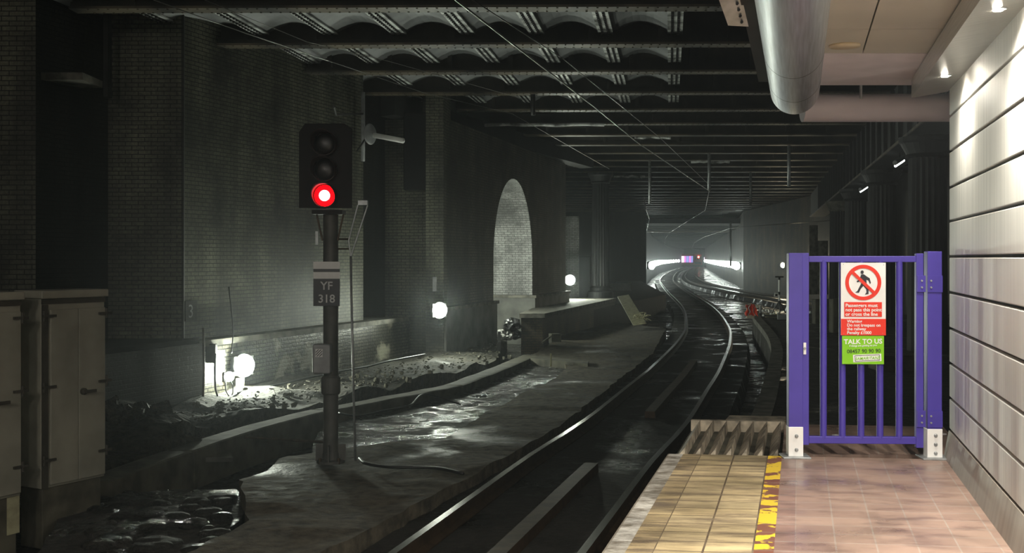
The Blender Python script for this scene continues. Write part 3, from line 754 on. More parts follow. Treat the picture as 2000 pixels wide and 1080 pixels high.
# head with chamfered top corners
x0, x1, zt, zb = S_(590, 0).x, S_(692, 0).x, S_(0, 245).z, S_(0, 408).z
def plate(pts, y0, y1, name, mat, par, bev=.0):
    m = MB(); n = len(pts)
    ar = sum(pts[i][0]*pts[(i+1) % n][1]-pts[(i+1) % n][0]*pts[i][1] for i in range(n))
    if ar < 0: pts = pts[::-1]
    m.add([(p[0], y0, p[1]) for p in pts]+[(p[0], y1, p[1]) for p in pts], [tuple(range(n)), tuple(range(n, 2*n))[::-1]]+[((i+1) % n, i, n+i, n+(i+1) % n) for i in range(n)])
    o = m.build(name, mat, par, loc=(0, 0, 0))
    if bev: bevel(o, bev)
    return o
plate([(x0, zb), (x0, zt-.1), (x0+.07, zt), (x1-.09, zt), (x1, zt-.06), (x1, zb)], -.2, -.17, 'backboard', M['blackpaint'], sig, .006)
head = MB().box(((x0+x1)/2-.01, .03, (zt+zb)/2), (.5, .38, .9)).build('head_case', M['blackpaint'], sig, loc=(0, 0, 0)); bevel(head, .03)
cxs = S_(640, 0).x
for k, (py, lens) in enumerate(((284, 'lens_off'), (334, 'lens_off'), (384, 'signal_red'))):
    z = S_(0, py).z
    h = MB(); n = 28; r0, r1 = .135, .15; vs = []
    # hood: open tube, longer on top
    for rr, yy in ((r0, -.2), (r1, -.2)):
        for j in range(n):
            w = 2*math.pi*j/n; vs.append((cxs+rr*math.cos(w), yy, z+rr*math.sin(w)))
    for rr in (r1, r0):
        for j in range(n):
            w = 2*math.pi*j/n; yy = -.2-(.09+.17*max(0, math.sin(w)*.8+.35)); vs.append((cxs+rr*math.cos(w), yy, z+rr*math.sin(w)))
    fs = []
    for a, b in ((1, 2), (2, 3), (3, 0)):
        for j in range(n): q = (j+1) % n; fs.append((a*n+j, a*n+q, b*n+q, b*n+j))
    h.add(vs, fs); h.build('hood', M['hood_in'], sig, loc=(0, 0, 0), smooth=True)
    ln = MB().lathe([(.125, 0), (.12, .012), (.07, .03), (.001, .036)], (cxs, -.2, z), 28, axis='y').build('lens', M[lens], sig, loc=(0, 0, 0), smooth=True)
    if k == 2:
        ln['label'] = 'glowing red lens'
        MB().lathe([(.066, .03), (.05, .04), (.001, .045)], (cxs-.0, -.2, z), 20, axis='y').build('lamp_core', M['signal_core'], ln, loc=(0, 0, 0), smooth=True)
MB().box((S_(643, 0).x, -.02, S_(0, 415).z), (.36, .3, .05)).build('head_bracket', M['blackpaint'], sig, loc=(0, 0, 0))
for s in (-1, 1): MB().tube([(S_(646, 0).x+s*.16, -.05, S_(0, 418).z), (S_(646, 0).x+s*.09, -.05, S_(0, 470).z)], .012, 6).build('brace', M['rust'], sig, loc=(0, 0, 0))
MB().box((S_(625, 0).x-.03, -.05, S_(0, 465).z), (.03, .02, .16)).build('tag_plate', M['galv'], sig, loc=(0, 0, 0))
# identification plate
xa, xb = S_(615.5, 0).x, S_(667, 0).x; za, zb2 = S_(0, 511).z, S_(0, 597).z
plt = plate([(xa, zb2), (xa, za), (xb, za), (xb, zb2)], -.125, -.115, 'number_plate', M['signblack'], sig, .003)
w = xb-xa
for (pa_, pb_) in ((511, 525), (531, 544)):
    MB().box(((xa+xb)/2, -.128, (S_(0, pa_).z+S_(0, pb_).z)/2), (w, .005, S_(0, pa_).z-S_(0, pb_).z)).build('white_band', M['white'], plt, loc=(0, 0, 0))
text_mesh('lettering', 'YF', .135, ((xa+xb)/2, -.127, S_(0, 565).z), M['letters'], plt, 'CENTER', .002)
text_mesh('lettering', '318', .135, ((xa+xb)/2, -.127, S_(0, 590).z), M['letters'], plt, 'CENTER', .002)
# signal telephone / disconnection box
bx = MB().box((S_(634, 0).x, -.17, S_(0, 698).z), (.215, .15, .35)).build('signal_box', M['greybox'], sig, loc=(0, 0, 0)); bevel(bx, .025, 3)
MB().box((S_(645.5, 0).x, -.248, S_(0, 698).z), (.06, .008, .31)).build('box_door', M['greybox'], bx, loc=(0, 0, 0))
lb = MB().box((S_(630, 0).x, -.248, S_(0, 686).z), (.085, .004, .095)).build('hazard_label', M['white'], bx, loc=(0, 0, 0))
for i in range(4):
    t = -.03+i*.022; c0 = S_(630, 0).x; zc = S_(0, 686).z
    hx = .038; hz = .042
    # diagonal bars clipped to the label
    pts = []
    a = (max(-hx, t-.05+.0), None)
    x_lo, x_hi = -hx, hx
    o_ = -.045+i*.03
    p = []
    for xx in (x_lo, x_hi):
        zz = xx+o_; p.append((xx, zz))
    def clip(p0, p1, wv=.012):
        q = []
        for k in range(11):
            xx = x_lo+(x_hi-x_lo)*k/10; lo, hi = xx+o_-wv/2, xx+o_+wv/2
            lo, hi = max(lo, -hz), min(hi, hz)
            if hi > lo: q.append((xx, lo, hi))
        return q
    q = clip(*p)
    if len(q) > 1:
        pts = [(c0+a_[0], zc+a_[1]) for a_ in q]+[(c0+a_[0], zc+a_[2]) for a_ in q[::-1]]
        plate(pts, -.2525, -.251, 'stripe', M['signblack'], lb)
# slim rod with bracket right of the signal
RY = SY-.1
rod = empty('earth_rod', P(694, 900, RY), 'slim grey rod with a wishbone bracket just right of the signal', 'rod')
rl = rod.location
MB().tube([P(694, 900, RY)-rl, P(689, 700, RY)-rl, P(685, 500, RY)-rl], .014, 8).build('rod', M['galv'], rod, loc=(0, 0, 0), smooth=True)
for a_, b_2 in (((685, 502), (681, 470)), ((681, 470), (699, 400)), ((718, 401), (685, 502))):
    MB().tube([P(*a_, RY)-rl, P(*b_2, RY)-rl], .009, 6).build('bracket_strut', M['galv'], rod, loc=(0, 0, 0))
MB().box(P(709, 396, RY)-rl, (.11, .08, .05)).build('bracket_head', M['galv'], rod, loc=(0, 0, 0))
for py in (467, 486): MB().tube([P(655, py, SY)-rl, P(684, py, SY)-rl], .012, 6).build('clamp_arm', M['rust'], rod, loc=(0, 0, 0))
# overhead line bracket beyond the signal
BY = 26.55
br_ = empty('overhead_bracket', P(709, 188, BY), 'grey drop tube bracket with a round insulator behind the signal', 'bracket'); bl = br_.location
MB().tube([P(709, 180, BY)-bl, P(709, 315, BY)-bl], .05, 10).build('drop_tube', M['greybox'], br_, loc=(0, 0, 0), smooth=True)
MB().tube([P(652, 208, 22.5)-bl, P(656, 224, 23.5)-bl, P(709, 222, BY)-bl], .025, 8).build('side_arm', M['darkmetal'], br_, loc=(0, 0, 0))
dsk = MB().lathe([(.04, -.08), (.22, -.04), (.25, 0), (.22, .03), (.04, .08)], (0, 0, 0), 24, axis='y').build('insulator_disc', M['greybox'], br_, loc=(0, 0, 0), smooth=True)
dsk.location = P(723, 262, BY-.1)-bl; dsk.rotation_euler = (0, 0, math.radians(62))
MB().tube([P(730, 264, BY-.1)-bl, P(788, 275, BY-.5)-bl], .06, 12).build('white_rod', M['white'], br_, loc=(0, 0, 0), smooth=True)
MB().tube([P(697, 295, BY-.1)-bl, P(720, 262, BY-.1)-bl], .02, 6).build('stay', M['darkmetal'], br_, loc=(0, 0, 0))

# ------------------------------------------------------------------ cabinets
def cabinet(origin, rz, lab, W0=.92, D0=.42, H0=1.95, base=.62):
    """origin = left front corner at ground; x along the front, y depth"""
    q = empty('relay_cabinet', origin, lab, 'cabinet', 'grey trackside cabinets', rz=rz)
    bevel(MB().box((W0/2, D0/2, base/2), (W0-.06, D0-.04, base)).build('concrete_base', M['kerb'], q, loc=(0, 0, 0)), .01)
    bevel(MB().box((W0/2, D0/2, base+H0/2), (W0, D0, H0)).build('body', M['cabinet'], q, loc=(0, 0, 0)), .008)
    bevel(MB().box((W0/2, D0/2-.01, base+H0+.04), (W0+.04, D0+.06, .08)).build('lid', M['cabinet'], q, loc=(0, 0, 0)), .01)
    MB().box((W0/2, -.006, base+H0-.03), (W0, .012, .05)).build('drip_seal', M['cabinet_trim'], q, loc=(0, 0, 0))
    MB().box((.04, -.006, base+H0/2-.03), (.07, .012, H0-.06)).build('seal', M['cabinet_trim'], q, loc=(0, 0, 0))
    for i in (0, 1):
        dw = (W0-.1)/2
        d = MB().box((.085+dw*i+dw/2, -.018, base+H0/2-.04), (dw-.006, .03, H0-.14)).build('door', M['cabinet'], q, loc=(0, 0, 0)); bevel(d, .006)
        for zz in (.28, 1.0, 1.7):
            xx = .06 if i == 0 else W0-.03
            MB().box((xx, -.045, base+zz), (.16, .02, .025)).tube([(xx-.06 if i == 0 else xx+.02, -.045, base+zz-.05), (xx-.06 if i == 0 else xx+.02, -.045, base+zz+.05)], .014, 6).build('hinge', M['cabinet_trim'], d, loc=(0, 0, 0))
        if i: 
            MB().lathe([(.035, 0), (.035, .03), (.015, .04), (.015, .07)], (.085+dw+.05, -.033, base+H0*.49), 12, axis='y').box((.085+dw+.1, -.09, base+H0*.49), (.14, .02, .03)).build('handle', M['cabinet_trim'], d, loc=(0, 0, 0))
    return q
CA = math.atan2(.62, .34)
c1 = P(84, 1000, 11.1); gz = zf
cabinet((-4.62, 11.05, gz), CA, 'tall grey double-door cabinet, the right of the two beside the pool', W0=.78, D0=.36, H0=1.87, base=.6)
cabinet((-4.62-.46, 11.05-.95, gz), CA, 'tall grey cabinet cut off by the left edge of the photo', W0=.78, D0=.36, H0=1.87, base=.6)
o = MB().box((-4.78, 10.75, gz+.42), (.14, .06, .36), rz=CA).build('small_box', M['board']); tag(o, 'small yellowish box between the bases of the two grey cabinets', 'box')

# ------------------------------------------------------------------ wires
def wire(pts, r, lab, mat='wire', sm=False):
    if sm: pts = smooth_path(pts, 3)
    o = MB().tube(pts, r, 6).build('overhead_wire', M[mat], smooth=True); return tag(o, lab, 'wire', 'overhead wires')
def H_(px, py, h): Y = h*F/(HY-py); return P(px, py, Y)
wire([H_(870, -20, 2.5), H_(890, 0, 2.5), H_(1165, 212, 2.5), H_(1250, 282, 2.5), H_(1385, 373, 2.5), H_(1377, 411, 2.5), H_(1330, 440, 2.5), H_(1307, 455, 2.5), H_(1300, 465, 2.5), H_(1298, 479, 2.5), H_(1312, 486, 2.5), H_(1340, 490, 2.5)], .011, 'bright contact wire zigzagging over the near track')
wire([H_(905, -12, 2.75), H_(1100, 115, 2.75), H_(1290, 270, 2.75), H_(1384, 360, 2.75)], .006, 'thin dim wire just above the contact wire')
wire([H_(300, 0, 3.6), H_(480, 65, 3.6), H_(830, 182, 3.6), H_(1000, 222, 3.6), H_(1190, 330, 3.6)], .007, 'long feeder wire from the top left across the girders')
wire([H_(400, 0, 3.75), H_(600, 82, 3.75), H_(760, 120, 3.75), H_(1010, 190, 3.7)], .005, 'faint upper feeder wire crossing the pale vaults')
wire([H_(1258, 385, 2.6), H_(1262, 410, 2.6), H_(1268, 428, 2.6), H_(1263, 450, 2.6), H_(1262, 472, 2.6)], .018, 'short wire over the left siding by the far wall')
wire([H_(1700, 425, 2.3), H_(1480, 441, 2.3), H_(1425, 446, 2.3), H_(1375, 463, 2.3), H_(1356, 474, 2.3), H_(1351, 486, 2.3), H_(1366, 489, 2.3)], .022, 'contact wire over the second track by the far tunnel')
for i, (px, py0, py1, Y) in enumerate(((1269, 305, 398, 46.18), (1541, 285, 364, 39.94), (1466, 372, 400, 52.42), (1385, 300, 372, 43.06), (1427, 452, 520, 104), (1041, 165, 225, 27.46))):
    o = MB().tube([Vector((P(px, py1, Y).x, Y, 6.42 if Y < 60 else 5.7)), P(px, py1, Y)], .06 if Y < 60 else .09, 8).build('drop_tube', M['galv'] if i != 5 else M['darkmetal'], smooth=True)
    tag(o, ['grey drop tube over the tracks, above the far left wall', 'grey drop tube hanging right of the contact wire', 'short drop tube near the longer grey one', 'thin drop tube holding the contact wire bend', 'pale tube beside the far tunnel mouth', 'dark drop tube above the arched wall'][i], 'tube', 'overhead line drop tubes')

# ------------------------------------------------------------------ train in the far tunnel
TRX, TRY = P(1354, 0, 350).x, 350
TRX = P(1363, 0, 350).x
tr = empty('train', (TRX, TRY, 0), 'distant train with pink and blue lit side and a red tail lamp', 'train', rz=math.radians(10))
body = MB(); prof = [(-1.35, .5), (-1.4, 1.2), (-1.4, 3.0), (-1.1, 3.75), (0, 3.95), (1.1, 3.75), (1.4, 3.0), (1.4, 1.2), (1.35, .5)]
m = MB(); n = len(prof)
for y in (0, 20): m.v += [Vector((x, y, z)) for x, z in prof]
m.f = [list(range(n))[::-1], list(range(n, 2*n))]+[[i, i+n, (i+1) % n+n, (i+1) % n] for i in range(n)]; m.m = [0]*len(m.f)
m.build('body', M['red'], tr, loc=(0, 0, 0))
E1 = emis('magenta_glow', (1, .25, .85), 1.6); E2 = emis('blue_glow', (.35, .4, 1), 1.3); E3 = emis('white_glow', (.95, .8, 1), 2.2); E4 = emis('tail_lamp_glow', (1, .08, .06), 25)
for k, (y0, y1, e) in enumerate(((.6, 2.2, E2), (2.6, 4.0, E1), (4.4, 7.0, E2), (7.4, 8.6, E1), (9.0, 12.5, E3), (13, 14.5, E1), (15, 17, E3), (17.4, 19.4, E1))):
    MB().box((-1.41, (y0+y1)/2, 2.2), (.05, y1-y0, 2.0)).build('side_window', e, tr, loc=(0, 0, 0))
for x in (-.8, 0, .8): MB().box((x, -.03, 2.6), (.6, .04, 1.0)).build('end_window', M['lens_off'], tr, loc=(0, 0, 0))
MB().lathe([(.32, 0), (.3, .05)], (.2, -.06, 2.9), 12, axis='y').build('tail_lamp', E4, tr, loc=(0, 0, 0))
MB().box((0, -.05, 1.0), (2.2, .2, .6)).build('coupler_panel', M['darkmetal'], tr, loc=(0, 0, 0))
for s in (-.75, .75): MB().lathe([(.45, -.05), (.45, .05)], (s, 1.2, .45), 16, axis='y').build('wheel', M['rust'], tr, loc=(0, 0, 0))
for s in (-1, 1):
    MB().box((s*.35+1.9, .5, 2.2), (.2, .1, 1.2)).build('signboard' if 0 else 'marker_light', E3 if s > 0 else M['greybox'], tr, loc=(0, 0, 0))

# ------------------------------------------------------------------ area right of the near track
plat = [G(*p, .45) for p in ((1470, 815), (1486, 775), (1500, 725), (1508, 685), (1502, 660), (1490, 642), (1474, 622), (1470, 612))]
rest = [(17.6, 39), (13.2, 9.5), (3, 9.5), (2.7, 11.2)]
struct(MB().prism([(p.x, p.y) for p in plat]+rest, -.5, .45).build('floor_disused_platform', M['earth']))
edge = [Vector((p.x, p.y, 0)) for p in plat]
struct(MB().sweep(smooth_path(edge, .6), [(-.02, .3), (-.02, .47), (.22, .47), (.22, .3)]).build('trim_7', M['coping']))
struct(MB().prism([G(1415, 822, .75), G(1535, 824, .75), G(1535, 813, .75), G(1425, 811, .75)], -.4, .75).build('trim_8', M['timber']))
# orange vest draped over a stand
vs = empty('hi_vis_vest', G(1466, 615, .56), 'orange hi-vis vest draped over a stump beyond the gate', 'vest'); vl = vs.location
m = MB(); nx, nz = 12, 10
for j in range(nz+1):
    for i in range(nx+1):
        u, v = i/nx-.5, j/nz
        m.v.append(Vector((u*(.42-.12*v)+.03*math.sin(9*v+u*7), -.1+.05*math.sin(u*22+v*3)-.12*(1-v)*(.3+abs(u)), .0+v*.36-.06*abs(u)-.02*math.sin(u*15))))
for j in range(nz):
    for i in range(nx):
        a = j*(nx+1)+i; m.f.append([a, a+1, a+nx+2, a+nx+1]); m.m.append(1 if i in (3, 8) or (j == 3 and False) else 0)
o = m.build('vest_cloth', [M['orange'], M['reflective']], vs, loc=(0, 0, 0), smooth=True); sm_ = o.modifiers.new('thick', 'SOLIDIFY'); sm_.thickness = .012
MB().box((0, .03, .1), (.25, .12, .42)).build('stump', M['timber'], vs, loc=(0, 0, 0))
# bottle and measuring kit
def bottle(px, py, Y, h, lab):
    q = empty('bottle', G(px, py, .455), lab, 'bottle')
    MB().lathe([(.04, 0), (.042, h*.65), (.02, h*.82), (.018, h*.9)], (0, 0, 0), 14).build('bottle_body', M['greybox'], q, loc=(0, 0, 0), smooth=True)
    MB().lathe([(.022, h*.9), (.022, h)], (0, 0, 0), 10).build('cap', M['white'], q, loc=(0, 0, 0))
bottle(1485.5, 612, 38.0, .3, 'clear bottle with white cap right of the orange vest')
for i, (px, py) in enumerate(((1491, 616), (1497, 606), (1503, 608), (1510, 608), (1514, 603), (1506, 613), (1512, 613), (1490, 607), (1520, 611))):
    o = MB().box(G(px, py, .485), (.08, .07, .065), rz=random.random()).build('track_clip', M['white']); bevel(o, .01)
    tag(o, 'small white fitting scattered between the bottle and the striped box', 'fitting', 'small white fittings beyond the gate')
for py in (613.5, 619): 
    o = MB().tube([G(1494, py, .47), G(1545, py+1.5, .47)], .015, 6).build('rod', M['board']); tag(o, 'thin pale rod lying behind the gate post' if py < 615 else 'lower thin pale rod in front of the fittings', 'rod')
o = MB().box(G(1532, 619, .535), (.44, .12, .16)).build('crate', M['greybox']); bevel(o, .01); tag(o, 'small pale grey crate beside the gate post', 'crate')
tp = empty('survey_tripod', G(1522, 612, .452), 'banded black and white survey pole on a tripod beyond the gate', 'tripod'); tl = tp.location
for z0, z1, mt in ((.25, .45, 'blackpaint'), (.45, .66, 'white'), (.68, .76, 'blackpaint'), (.78, 1.2, 'white'), (1.2, 1.3, 'blackpaint')):
    MB().lathe([(.035, z0), (.035, z1)], (0, 0, 0), 12).build('pole_band', M[mt], tp, loc=(0, 0, 0))
for k in range(3):
    w = 2*math.pi*k/3+.4; MB().tube([(0, 0, .45), (.28*math.cos(w), .28*math.sin(w), 0)], .018, 6).build('leg', M['darkmetal'], tp, loc=(0, 0, 0))
MB().box((0, 0, 1.31), (.3, .06, .05)).build('cross_head', M['darkmetal'], tp, loc=(0, 0, 0))
bevel(MB().box((-.12, -.05, .66), (.14, .04, .14), ry=.2).build('target_plate', M['white'], tp, loc=(0, 0, 0)), .01)
MB().box((-.12, -.073, .66), (.08, .006, .08), ry=.2).build('target_mark', M['blackpaint'], tp, loc=(0, 0, 0))
# pale posts and blocks seen through the gate
for px, Y, r, py0, py1, lab in ((1589, 56, .22, 440, 575, 'pale round post beside the gate post top'), (1607, 54, .26, 470, 575, 'weathered pale post seen through the first gate gap')):
    m = MB().lathe([(r, 0), (r*.95, (py1-py0)*Y/F)], P(px, py1, Y), 14); o = m.build('post', M['coping'], smooth=True); tag(o, lab, 'post')
for px, py, Y, sz, lab in ((1641, 620, 30, (.5, .4, 1.0), 'grey concrete block behind the gate bars, left'), (1605, 610, 34, (.5, .4, .8), 'concrete stub behind the gate, beside the first bar'), (1760, 720, 20, (1.0, .6, .5), 'rounded concrete lump behind the right gate bars')):
    o = MB().box(P(px, py, Y), sz).build('concrete_block', M['kerb']); o.location.z = 0; bevel(o, .03); tag(o, lab, 'block')
# tube lights under the right girder
for px, py, Y, lab in ((1757, 319, 27.5, 'white tube light beside the nearest fluted column'), (1689, 369, 39, 'white tube light between the fluted columns')):
    q = empty('tube_light', P(px, py, Y), lab, 'light', 'tube lights under the long girder'); a0 = P(px-14, py+9, Y-1.2)-q.location; b0 = P(px+13, py-9, Y+.4)-q.location
    MB().tube([a0*.6, b0*.6], .03, 8).build('tube', emis('tube_glow', (.9, 1, .95), 10), q, loc=(0, 0, 0))
    MB().tube([a0*.65+Vector((0, 0, .08)), b0*.65+Vector((0, 0, .08))], .06, 8).build('casing', M['greybox'], q, loc=(0, 0, 0))
    MB().tube([Vector((0, 0, .1)), Vector((0, 0, .4))], .02, 6).build('hanger', M['darkmetal'], q, loc=(0, 0, 0))

# ------------------------------------------------------------------ platform
ZP = .915
def PL(c, Y): return Vector((c+TAN*Y, Y, 0))
SK = .118
def strip(c0, c1, y0, yend, name, mat, z=ZP, ysk=True, par=None, thick=.06):
    """strip of paving parallel with the platform; UV in metres across and along"""
    def ye(c): return (yend+TAN*0-SK*(c+TAN*yend-1.2))
    pts = [PL(c0, y0), PL(c1, y0), PL(c1, ye(c1)), PL(c0, ye(c0))]
    o = MB().prism(pts, z-thick, z).build(name, mat, par)
    uv = o.data.uv_layers[0]
    for p in o.data.polygons:
        if p.normal.z > .9:
            for li in p.loop_indices:
                co = o.data.vertices[o.data.loops[li].vertex_index].co
                c = co.x-TAN*co.y; uv.data[li].uv = (c, co.y+SK*(co.x-1.2))
    return o
M['t_coping'] = tiles('pale_coping', (.6, .58, .53), (.46, .44, .39), (.25, .22, .18), 1.0, .4, 0, .006, (.16, .14, .11), .5, .5, (0, .1), (5, 9, 1))
M['t_buff'] = tiles('buff_tiles', (.55, .43, .24), (.42, .34, .2), (.1, .07, .045), .2565, .205, 0, .006, (.17, .13, .085), .46, .5, (.749, .0), (1.6, 8, 1))
M['t_buff2'] = tiles('buff_tiles_narrow', (.5, .39, .22), (.4, .31, .17), (.12, .085, .05), .4, .205, 0, .006, (.13, .1, .07), .5, .5, (1.0, 0), (1.6, 8, 1))
M['t_salmon'] = tiles('salmon_tiles', (.34, .235, .185), (.29, .195, .155), (.34, .275, .235), .2135, .2, 0, .005, (.15, .095, .08), .38, .4, (.02, 0), (2.5, 7, 1))
M['t_salmon_n'] = tiles('salmon_tiles_edge', (.33, .22, .18), (.26, .16, .13), (.36, .3, .26), .5, .2, 0, .006, (.13, .08, .07), .42, .42, (.2, 0), (2.5, 7, 1))
def painted():
    m, nt, b = new_mat('worn_yellow_line'); uv = coords(nt, 'UV')
    n = N(nt, 'ShaderNodeTexNoise', i_Scale=1.0, i_Detail=7.0, i_Roughness=.55); L(nt, coords(nt, 'UV', (4, 5.5, 1)), n.inputs[0])
    br = N(nt, 'ShaderNodeTexBrick', offset=0); L(nt, uv, br.inputs[0]); br.inputs['Scale'].default_value = 1; br.inputs['Brick Width'].default_value = .5; br.inputs['Row Height'].default_value = .2; br.inputs['Mortar Size'].default_value = .004
    br.inputs['Color1'].default_value = (.2, .08, .05, 1); br.inputs['Color2'].default_value = (.17, .07, .05, 1); br.inputs['Mortar'].default_value = (.25, .2, .15, 1)
    r = ramp(nt, n.outputs[0], [(.5, (1, 1, 1)), (.515, (0, 0, 0))]); c = mix(nt, r.outputs[0], br.outputs[0], (.72, .5, .04)); L(nt, c, b.inputs['Base Color']); b.inputs['Roughness'].default_value = .45
    return m
M['t_paint'] = painted()
pf = bpy.data.objects.new('floor_platform', None); COL.objects.link(pf); pf['kind'] = 'structure'
YE = 8.66
strip(-1.004, -.887, -5, YE, 'coping_stones', M['t_coping'], par=pf)
strip(-.887, -.749, -5, YE, 'buff_paving', M['t_buff2'], par=pf)
strip(-.749, -.232, -5, YE, 'buff_paving', M['t_buff'], par=pf)
strip(-.232, -.128, -5, YE, 'yellow_line', M['t_paint'], par=pf)
strip(-.128, -.02, -5, YE, 'red_paving', M['t_salmon_n'], par=pf)
strip(-.02, 1.3, -5, YE, 'red_paving', M['t_salmon'], par=pf)
strip(-.128, 1.3, YE+.03, 10.45, 'red_paving', M['t_salmon'], z=ZP-.012, par=pf)
MB().prism([PL(-.94, -5), PL(1.6, -5), PL(1.6, 10.2), PL(-.1, 10.3), PL(-.12, YE-.1), PL(-.94, YE-.05)], -.5, ZP-.055).build('platform_body', M['soot'], pf)
# anti-trespass timber wedges
gx = empty('trespass_guard', PL(-.5, 9.5)+Vector((0, 0, ZP)), 'weathered timber trespass guard of sloping ridges beside the gate', 'trespass guard'); gl = gx.location
def gp(c, Y, z): return PL(c, Y-SK*(c+.5))+Vector((0, 0, z))-gl
Yf, Yb = 8.78, 10.42
c0, c1, nr = -1.0, -.13, 7
pitch = (c1-c0)/nr
MB().add([gp(c0, Yf, ZP-.14), gp(c1, Yf, ZP-.14), gp(c1, Yb, ZP-.14), gp(c0, Yb, ZP-.14), gp(c0, Yf, ZP-.1), gp(c1, Yf, ZP-.1), gp(c1, Yb, ZP-.1), gp(c0, Yb, ZP-.1)], [(3, 2, 1, 0), (4, 5, 6, 7), (0, 1, 5, 4), (1, 2, 6, 5), (2, 3, 7, 6), (3, 0, 4, 7)]).build('base_board', M['kerb'], gx, loc=(0, 0, 0))
for i in range(nr):
    a = c0+pitch*i+.012; b = c0+pitch*(i+1)-.03; t = b-.005
    zb_, zt_ = ZP-.1, ZP-.012
    MB().add([gp(a, Yf+.03, zb_), gp(b, Yf+.03, zb_), gp(t, Yf+.22, zt_), gp(a, Yb-.03, zb_), gp(b, Yb-.03, zb_), gp(t, Yb-.03, zt_+.02)],
             [(0, 1, 2), (3, 5, 4), (0, 2, 5, 3), (1, 4, 5, 2), (0, 3, 4, 1)]).build('ridge', M['timber'], gx, loc=(0, 0, 0))
for (ya, yb) in ((Yf-.03, Yf+.03), (Yb-.03, Yb+.04)):
    MB().add([gp(c0, ya, ZP-.14), gp(c1, ya, ZP-.14), gp(c1, yb, ZP-.14), gp(c0, yb, ZP-.14), gp(c0, ya, ZP-.045 if ya < 9 else ZP-.0), gp(c1, ya, ZP-.045 if ya < 9 else ZP-.0), gp(c1, yb, ZP-.045 if ya < 9 else ZP-.0), gp(c0, yb, ZP-.045 if ya < 9 else ZP-.0)], [(3, 2, 1, 0), (4, 5, 6, 7), (0, 1, 5, 4), (1, 2, 6, 5), (2, 3, 7, 6), (3, 0, 4, 7)]).build('edge_board', M['timber'], gx, loc=(0, 0, 0))
# support for the guard
struct(MB().prism([PL(-.96, 8.7), PL(-.13, 8.62), PL(-.13, 10.4), PL(-.96, 10.45)], -.5, ZP-.145).build('floor_guard_base', M['soot']))
# crushed litter beyond the gate
for px, py in ((1632, 850), (1842, 848)):
    o = MB().box(G(px, py, ZP)+Vector((0, 0, .0)), (.05, .03, .012), rz=.4).build('litter_scrap', M['white']); tag(o, 'scrap of white litter on the tiles behind the gate' if px < 1700 else 'scrap of litter on the tiles by the wall foot', 'litter')

# ------------------------------------------------------------------ gate
GP = G(1690, 893, ZP); GYY = 8.5
ga = -math.atan(.05)
gate = empty('gate', P(1687, 891, GYY), 'violet-blue metal gate with warning signs at the platform end', 'gate', rz=ga)
gl = gate.location.copy(); gate.location.z = ZP; gl.z = ZP
def g_(px): return (px-1687)*GYY/F
def gz_(py): return CZ+(HY-py)*GYY/F-ZP
def bar(name, x0, x1, y0, y1, dep=.04, mat='blue', par=gate, yo=0, bv=.004):
    o = MB().box(((g_(x0)+g_(x1))/2, yo, (gz_(y0)+gz_(y1))/2), (abs(g_(x1)-g_(x0)), dep, abs(gz_(y0)-gz_(y1)))).build(name, M[mat], par, loc=(0, 0, 0)); bevel(o, bv); return o
bar('side_rail', 1567, 1580, 494, 869, .05)
bar('side_rail', 1786, 1800, 495, 873, .05)
bar('top_rail', 1580, 1786, 500, 512, .045)
bar('bottom_rail', 1580, 1786, 852, 866, .045)
for x in (1609, 1645.5, 1681.5, 1718, 1755):
    o = MB().lathe([(.0255, gz_(856)), (.0255, gz_(508))], (g_(x), 0, 0), 18).build('bar', M['blue'], gate, loc=(0, 0, 0)); autosmooth(o)
bar('latch', 1568.5, 1574, 669, 692, .012, 'white', yo=-.032, bv=.002)
lt = MB().lathe([(.009, 0), (.009, .01)], (g_(1571), -.038, gz_(680)), 10, axis='y').build('lock_barrel', M['galv'], gate, loc=(0, 0, 0))
for y0, y1 in ((538, 570), (800, 832)):
    hp = bar('hinge_plate', 1787, 1803, y0, y1, .012, 'blue', yo=-.032, bv=.001)
    for yy in (y0+10, y1-9): MB().lathe([(.008, 0), (.007, .007)], (g_(1795.5), -.038, gz_(yy)), 10, axis='y').build('bolt', M['galv'], hp, loc=(0, 0, 0))
def gate_post(xa, xb, ytop, yblue, ybase, lab, plates, yb2):
    q = empty('gate_post', P((xa+xb)/2, ybase, GYY), lab, 'post', 'gate posts', rz=ga)
    cx = (xa+xb)/2; q.location = gate.matrix_basis @ Vector((g_(cx), 0, 0)) if False else (gl.x+g_(cx)*math.cos(ga), gl.y+g_(cx)*math.sin(ga), ZP)
    w_ = (xb-xa)*GYY/F
    z = lambda py: gz_(py)
    bevel(MB().box((0, 0, (z(ytop)+z(yblue))/2), (w_, .09, z(ytop)-z(yblue))).build('post_shaft', M['blue'], q, loc=(0, 0, 0)), .004)
    st = MB().box((0, -.0, z(yblue)/2+.004), (w_+.006, .1, z(yblue))).build('post_foot', M['white'], q, loc=(0, 0, 0)); bevel(st, .004)
    bevel(MB().box((.0, -.01, .007), (w_+.1, .2, .014)).build('base_plate', M['galv'], q, loc=(0, 0, 0)), .003)
    for k in range(yb2):
        zz = z(yblue)*(.8-.3*k) if yb2 > 2 else z(yblue)*(.72-.45*k)
        MB().lathe([(.014, 0), (.013, .008), (.008, .013)], (.004, -.05, zz), 12, axis='y').build('bolt', M['galv'], st, loc=(0, 0, 0))
    for y0, y1 in plates:
        hp = MB().box((-w_*.0, -.048, (z(y0)+z(y1))/2), (w_+.004, .008, z(y0)-z(y1))).build('hinge_plate', M['blue'], q, loc=(0, 0, 0))
        for yy in (y0+10, y1-9): MB().lathe([(.008, 0), (.007, .007)], (-w_*.28, -.052, z(yy)), 10, axis='y').build('bolt', M['galv'], hp, loc=(0, 0, 0))
    return q
gate_post(1540, 1567, 494, 834, 890, 'violet-blue square gate post beside the timber guard', (), 2)
